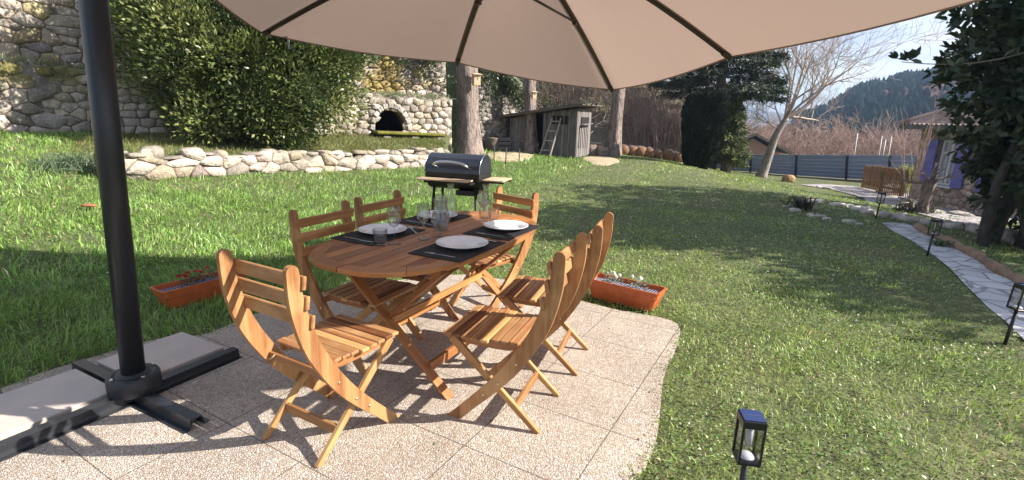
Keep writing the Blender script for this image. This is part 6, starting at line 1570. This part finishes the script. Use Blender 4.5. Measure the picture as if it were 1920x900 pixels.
# ================================================================== far land
def ridge(t): return np.interp(t,[.30,.40,.47,.53,.59,.65,.72,.79,.86,1.05,1.6],[0,.0,.006,.012,.024,.062,.086,.098,.112,.13,.16])
t_=np.linspace(.25,1.7,160); d_=np.linspace(0,1,70); Tm,Dm=np.meshgrid(t_,d_); Ym=90+Dm*190+0*Tm; rz=ridge(Tm)*280
Zm=-7+(rz+7-2)*S(Dm/.95)**.85+3*vnoise(Tm*14,Dm*6,1,2)*S(Dm*3)*(rz/20+.1); Xm=Tm*Ym
M['mount']=mat('wooded mountain soil',(.02,.032,.022),.95,noise=[((.03,.03,.03),4,(.06,.04,.03),.45,.6)],bump=((.4,.4,.4),1,1.0))
grid_mesh('mountain',Xm,Ym,Zm,M['mount'])
def ridge2(t): return np.interp(t,[-.3,.3,.43,.47,.52,.6,1.2],[.06,.045,.033,.026,.018,.03,.05])
Tm2,Dm2=np.meshgrid(np.linspace(-.3,1.3,120),np.linspace(0,1,20)); Ym2=700+Dm2*500; Zm2=-20+(ridge2(Tm2)*1200+20)*S(Dm2)+6*vnoise(Tm2*20,Dm2*5,1,1)
grid_mesh('far_ridge',Tm2*Ym2,Ym2,Zm2,M['mount'])
n=11000; tt=RN.uniform(.50,1.5,n); dd=RN.random(n)**.8; yy=90+dd*190; zz=-7+(ridge(tt)*280+5)*S(dd/.95)**.85+3*vnoise(tt*14,dd*6,1,2)*S(dd*3)*(ridge(tt)*280/20+.1); keep=(ridge(tt)*280>4)&(dd>.12); tt,yy,zz=tt[keep],yy[keep],zz[keep]
Vs=[];Fs=[];Ts=[];b=0
bro=vnoise(tt*30,yy*.05,1,4)>.28
for x,y,z,br in zip(tt*yy,yy,zz,bro):
    H=rnd.choice([rnd.uniform(2.5,5),rnd.uniform(4,7.5)]); 
    if br and rnd.random()<.8:
        q=ico*np.array([1.6,1.6,2.2])*rnd.uniform(.7,1.2)*(1+.3*RN.random((len(ico),1))); Vs.append(q+np.array([x,y,z+2.5])); Fs.append(icf+b); b+=len(q); Ts.append(np.tile(np.array((.10,.062,.055))*rnd.uniform(.6,1.3),(len(q),1))*RN.uniform(.7,1.3,(len(q),1))); continue
    col=np.array(rnd.choice([(.007,.018,.018),(.012,.026,.020),(.008,.018,.020)]))*rnd.uniform(.7,1.4)  # conifer tones lowered so the hill's shade sits in the colour
    for k in range(4):
        z0=z+H*(.05+.2*k); h=H*.34; r_=H*.40*(1-k/4.6); m=6; an=np.arange(m)*2*PI/m+rnd.random()
        rr=r_*RN.uniform(.65,1.25,m); V=np.zeros((m+1,3)); V[:m,0]=x+rr*np.cos(an); V[:m,1]=y+rr*np.sin(an); V[:m,2]=z0+RN.uniform(-.2,.2,m)*h; V[m]=(x,y,z0+h)
        Vs.append(V); Fs.append(np.array([(i,(i+1)%m,m) for i in range(m)])+b); b+=m+1; Ts.append(np.tile(col,(m+1,1)))
M['farwood']=mat('distant forest',(1,1,1),1.0,tint=True,spec=0)
o=mesh_np('mountain_forest',np.concatenate(Vs),np.concatenate(Fs),M['farwood'],None,np.concatenate(Ts)); o['kind']='stuff'

# ---- small debris on the patio
n=150; a=RN.uniform(-2.1,1.0,n); b_=RN.uniform(1.2,3.6,n); k_=pip(a,b_,patS); a=a[k_];b_=b_[k_];n=len(a); D=unit(np.stack([RN.normal(size=n),RN.normal(size=n),RN.uniform(0,.25,n)],-1)); L_=RN.uniform(.006,.022,n)
V_,F_=leaf_arrays(np.stack([a,b_,np.full(n,.002)],-1),D,unit(np.stack([RN.normal(0,.2,n),RN.normal(0,.2,n),np.ones(n)],-1)),L_,L_*.5); T_=np.repeat(np.array([(.20,.12,.06),(.10,.07,.04),(.22,.24,.08)])[RN.integers(0,3,n)],4,0)
o=mesh_np('leaf_litter',V_,F_,M['leafm'],None,T_); o['kind']='stuff'
p=at(170,396); q,_=rock(None,(.07,.05,.02)); M['deadleaf']=mat('dead leaf',(.30,.13,.06),.9); o=mesh_np('dead_leaf',q*(1+.3*RN.random((len(q),1))),icf,M['deadleaf']); o.location=(p.x,p.y,p.z+.07); tag(o,'curled reddish brown dead leaf in the sunny grass left of the mast','leaf')
# ---- air
mb=MB(); mb.box((0,700,20),(3600,2000,110)); M['haze']=bpy.data.materials.new('haze air'); M['haze'].use_nodes=True; nt=M['haze'].node_tree; nt.nodes.clear(); o_=nn(nt,'ShaderNodeOutputMaterial'); pv=nn(nt,'ShaderNodeVolumePrincipled'); pv.inputs['Color'].default_value=(.50,.68,1,1); pv.inputs['Density'].default_value=.00055; pv.inputs['Anisotropy'].default_value=.2; nt.links.new(pv.outputs[0],o_.inputs['Volume'])
hz_=mb.build('haze',M['haze']); hz_['kind']='stuff'
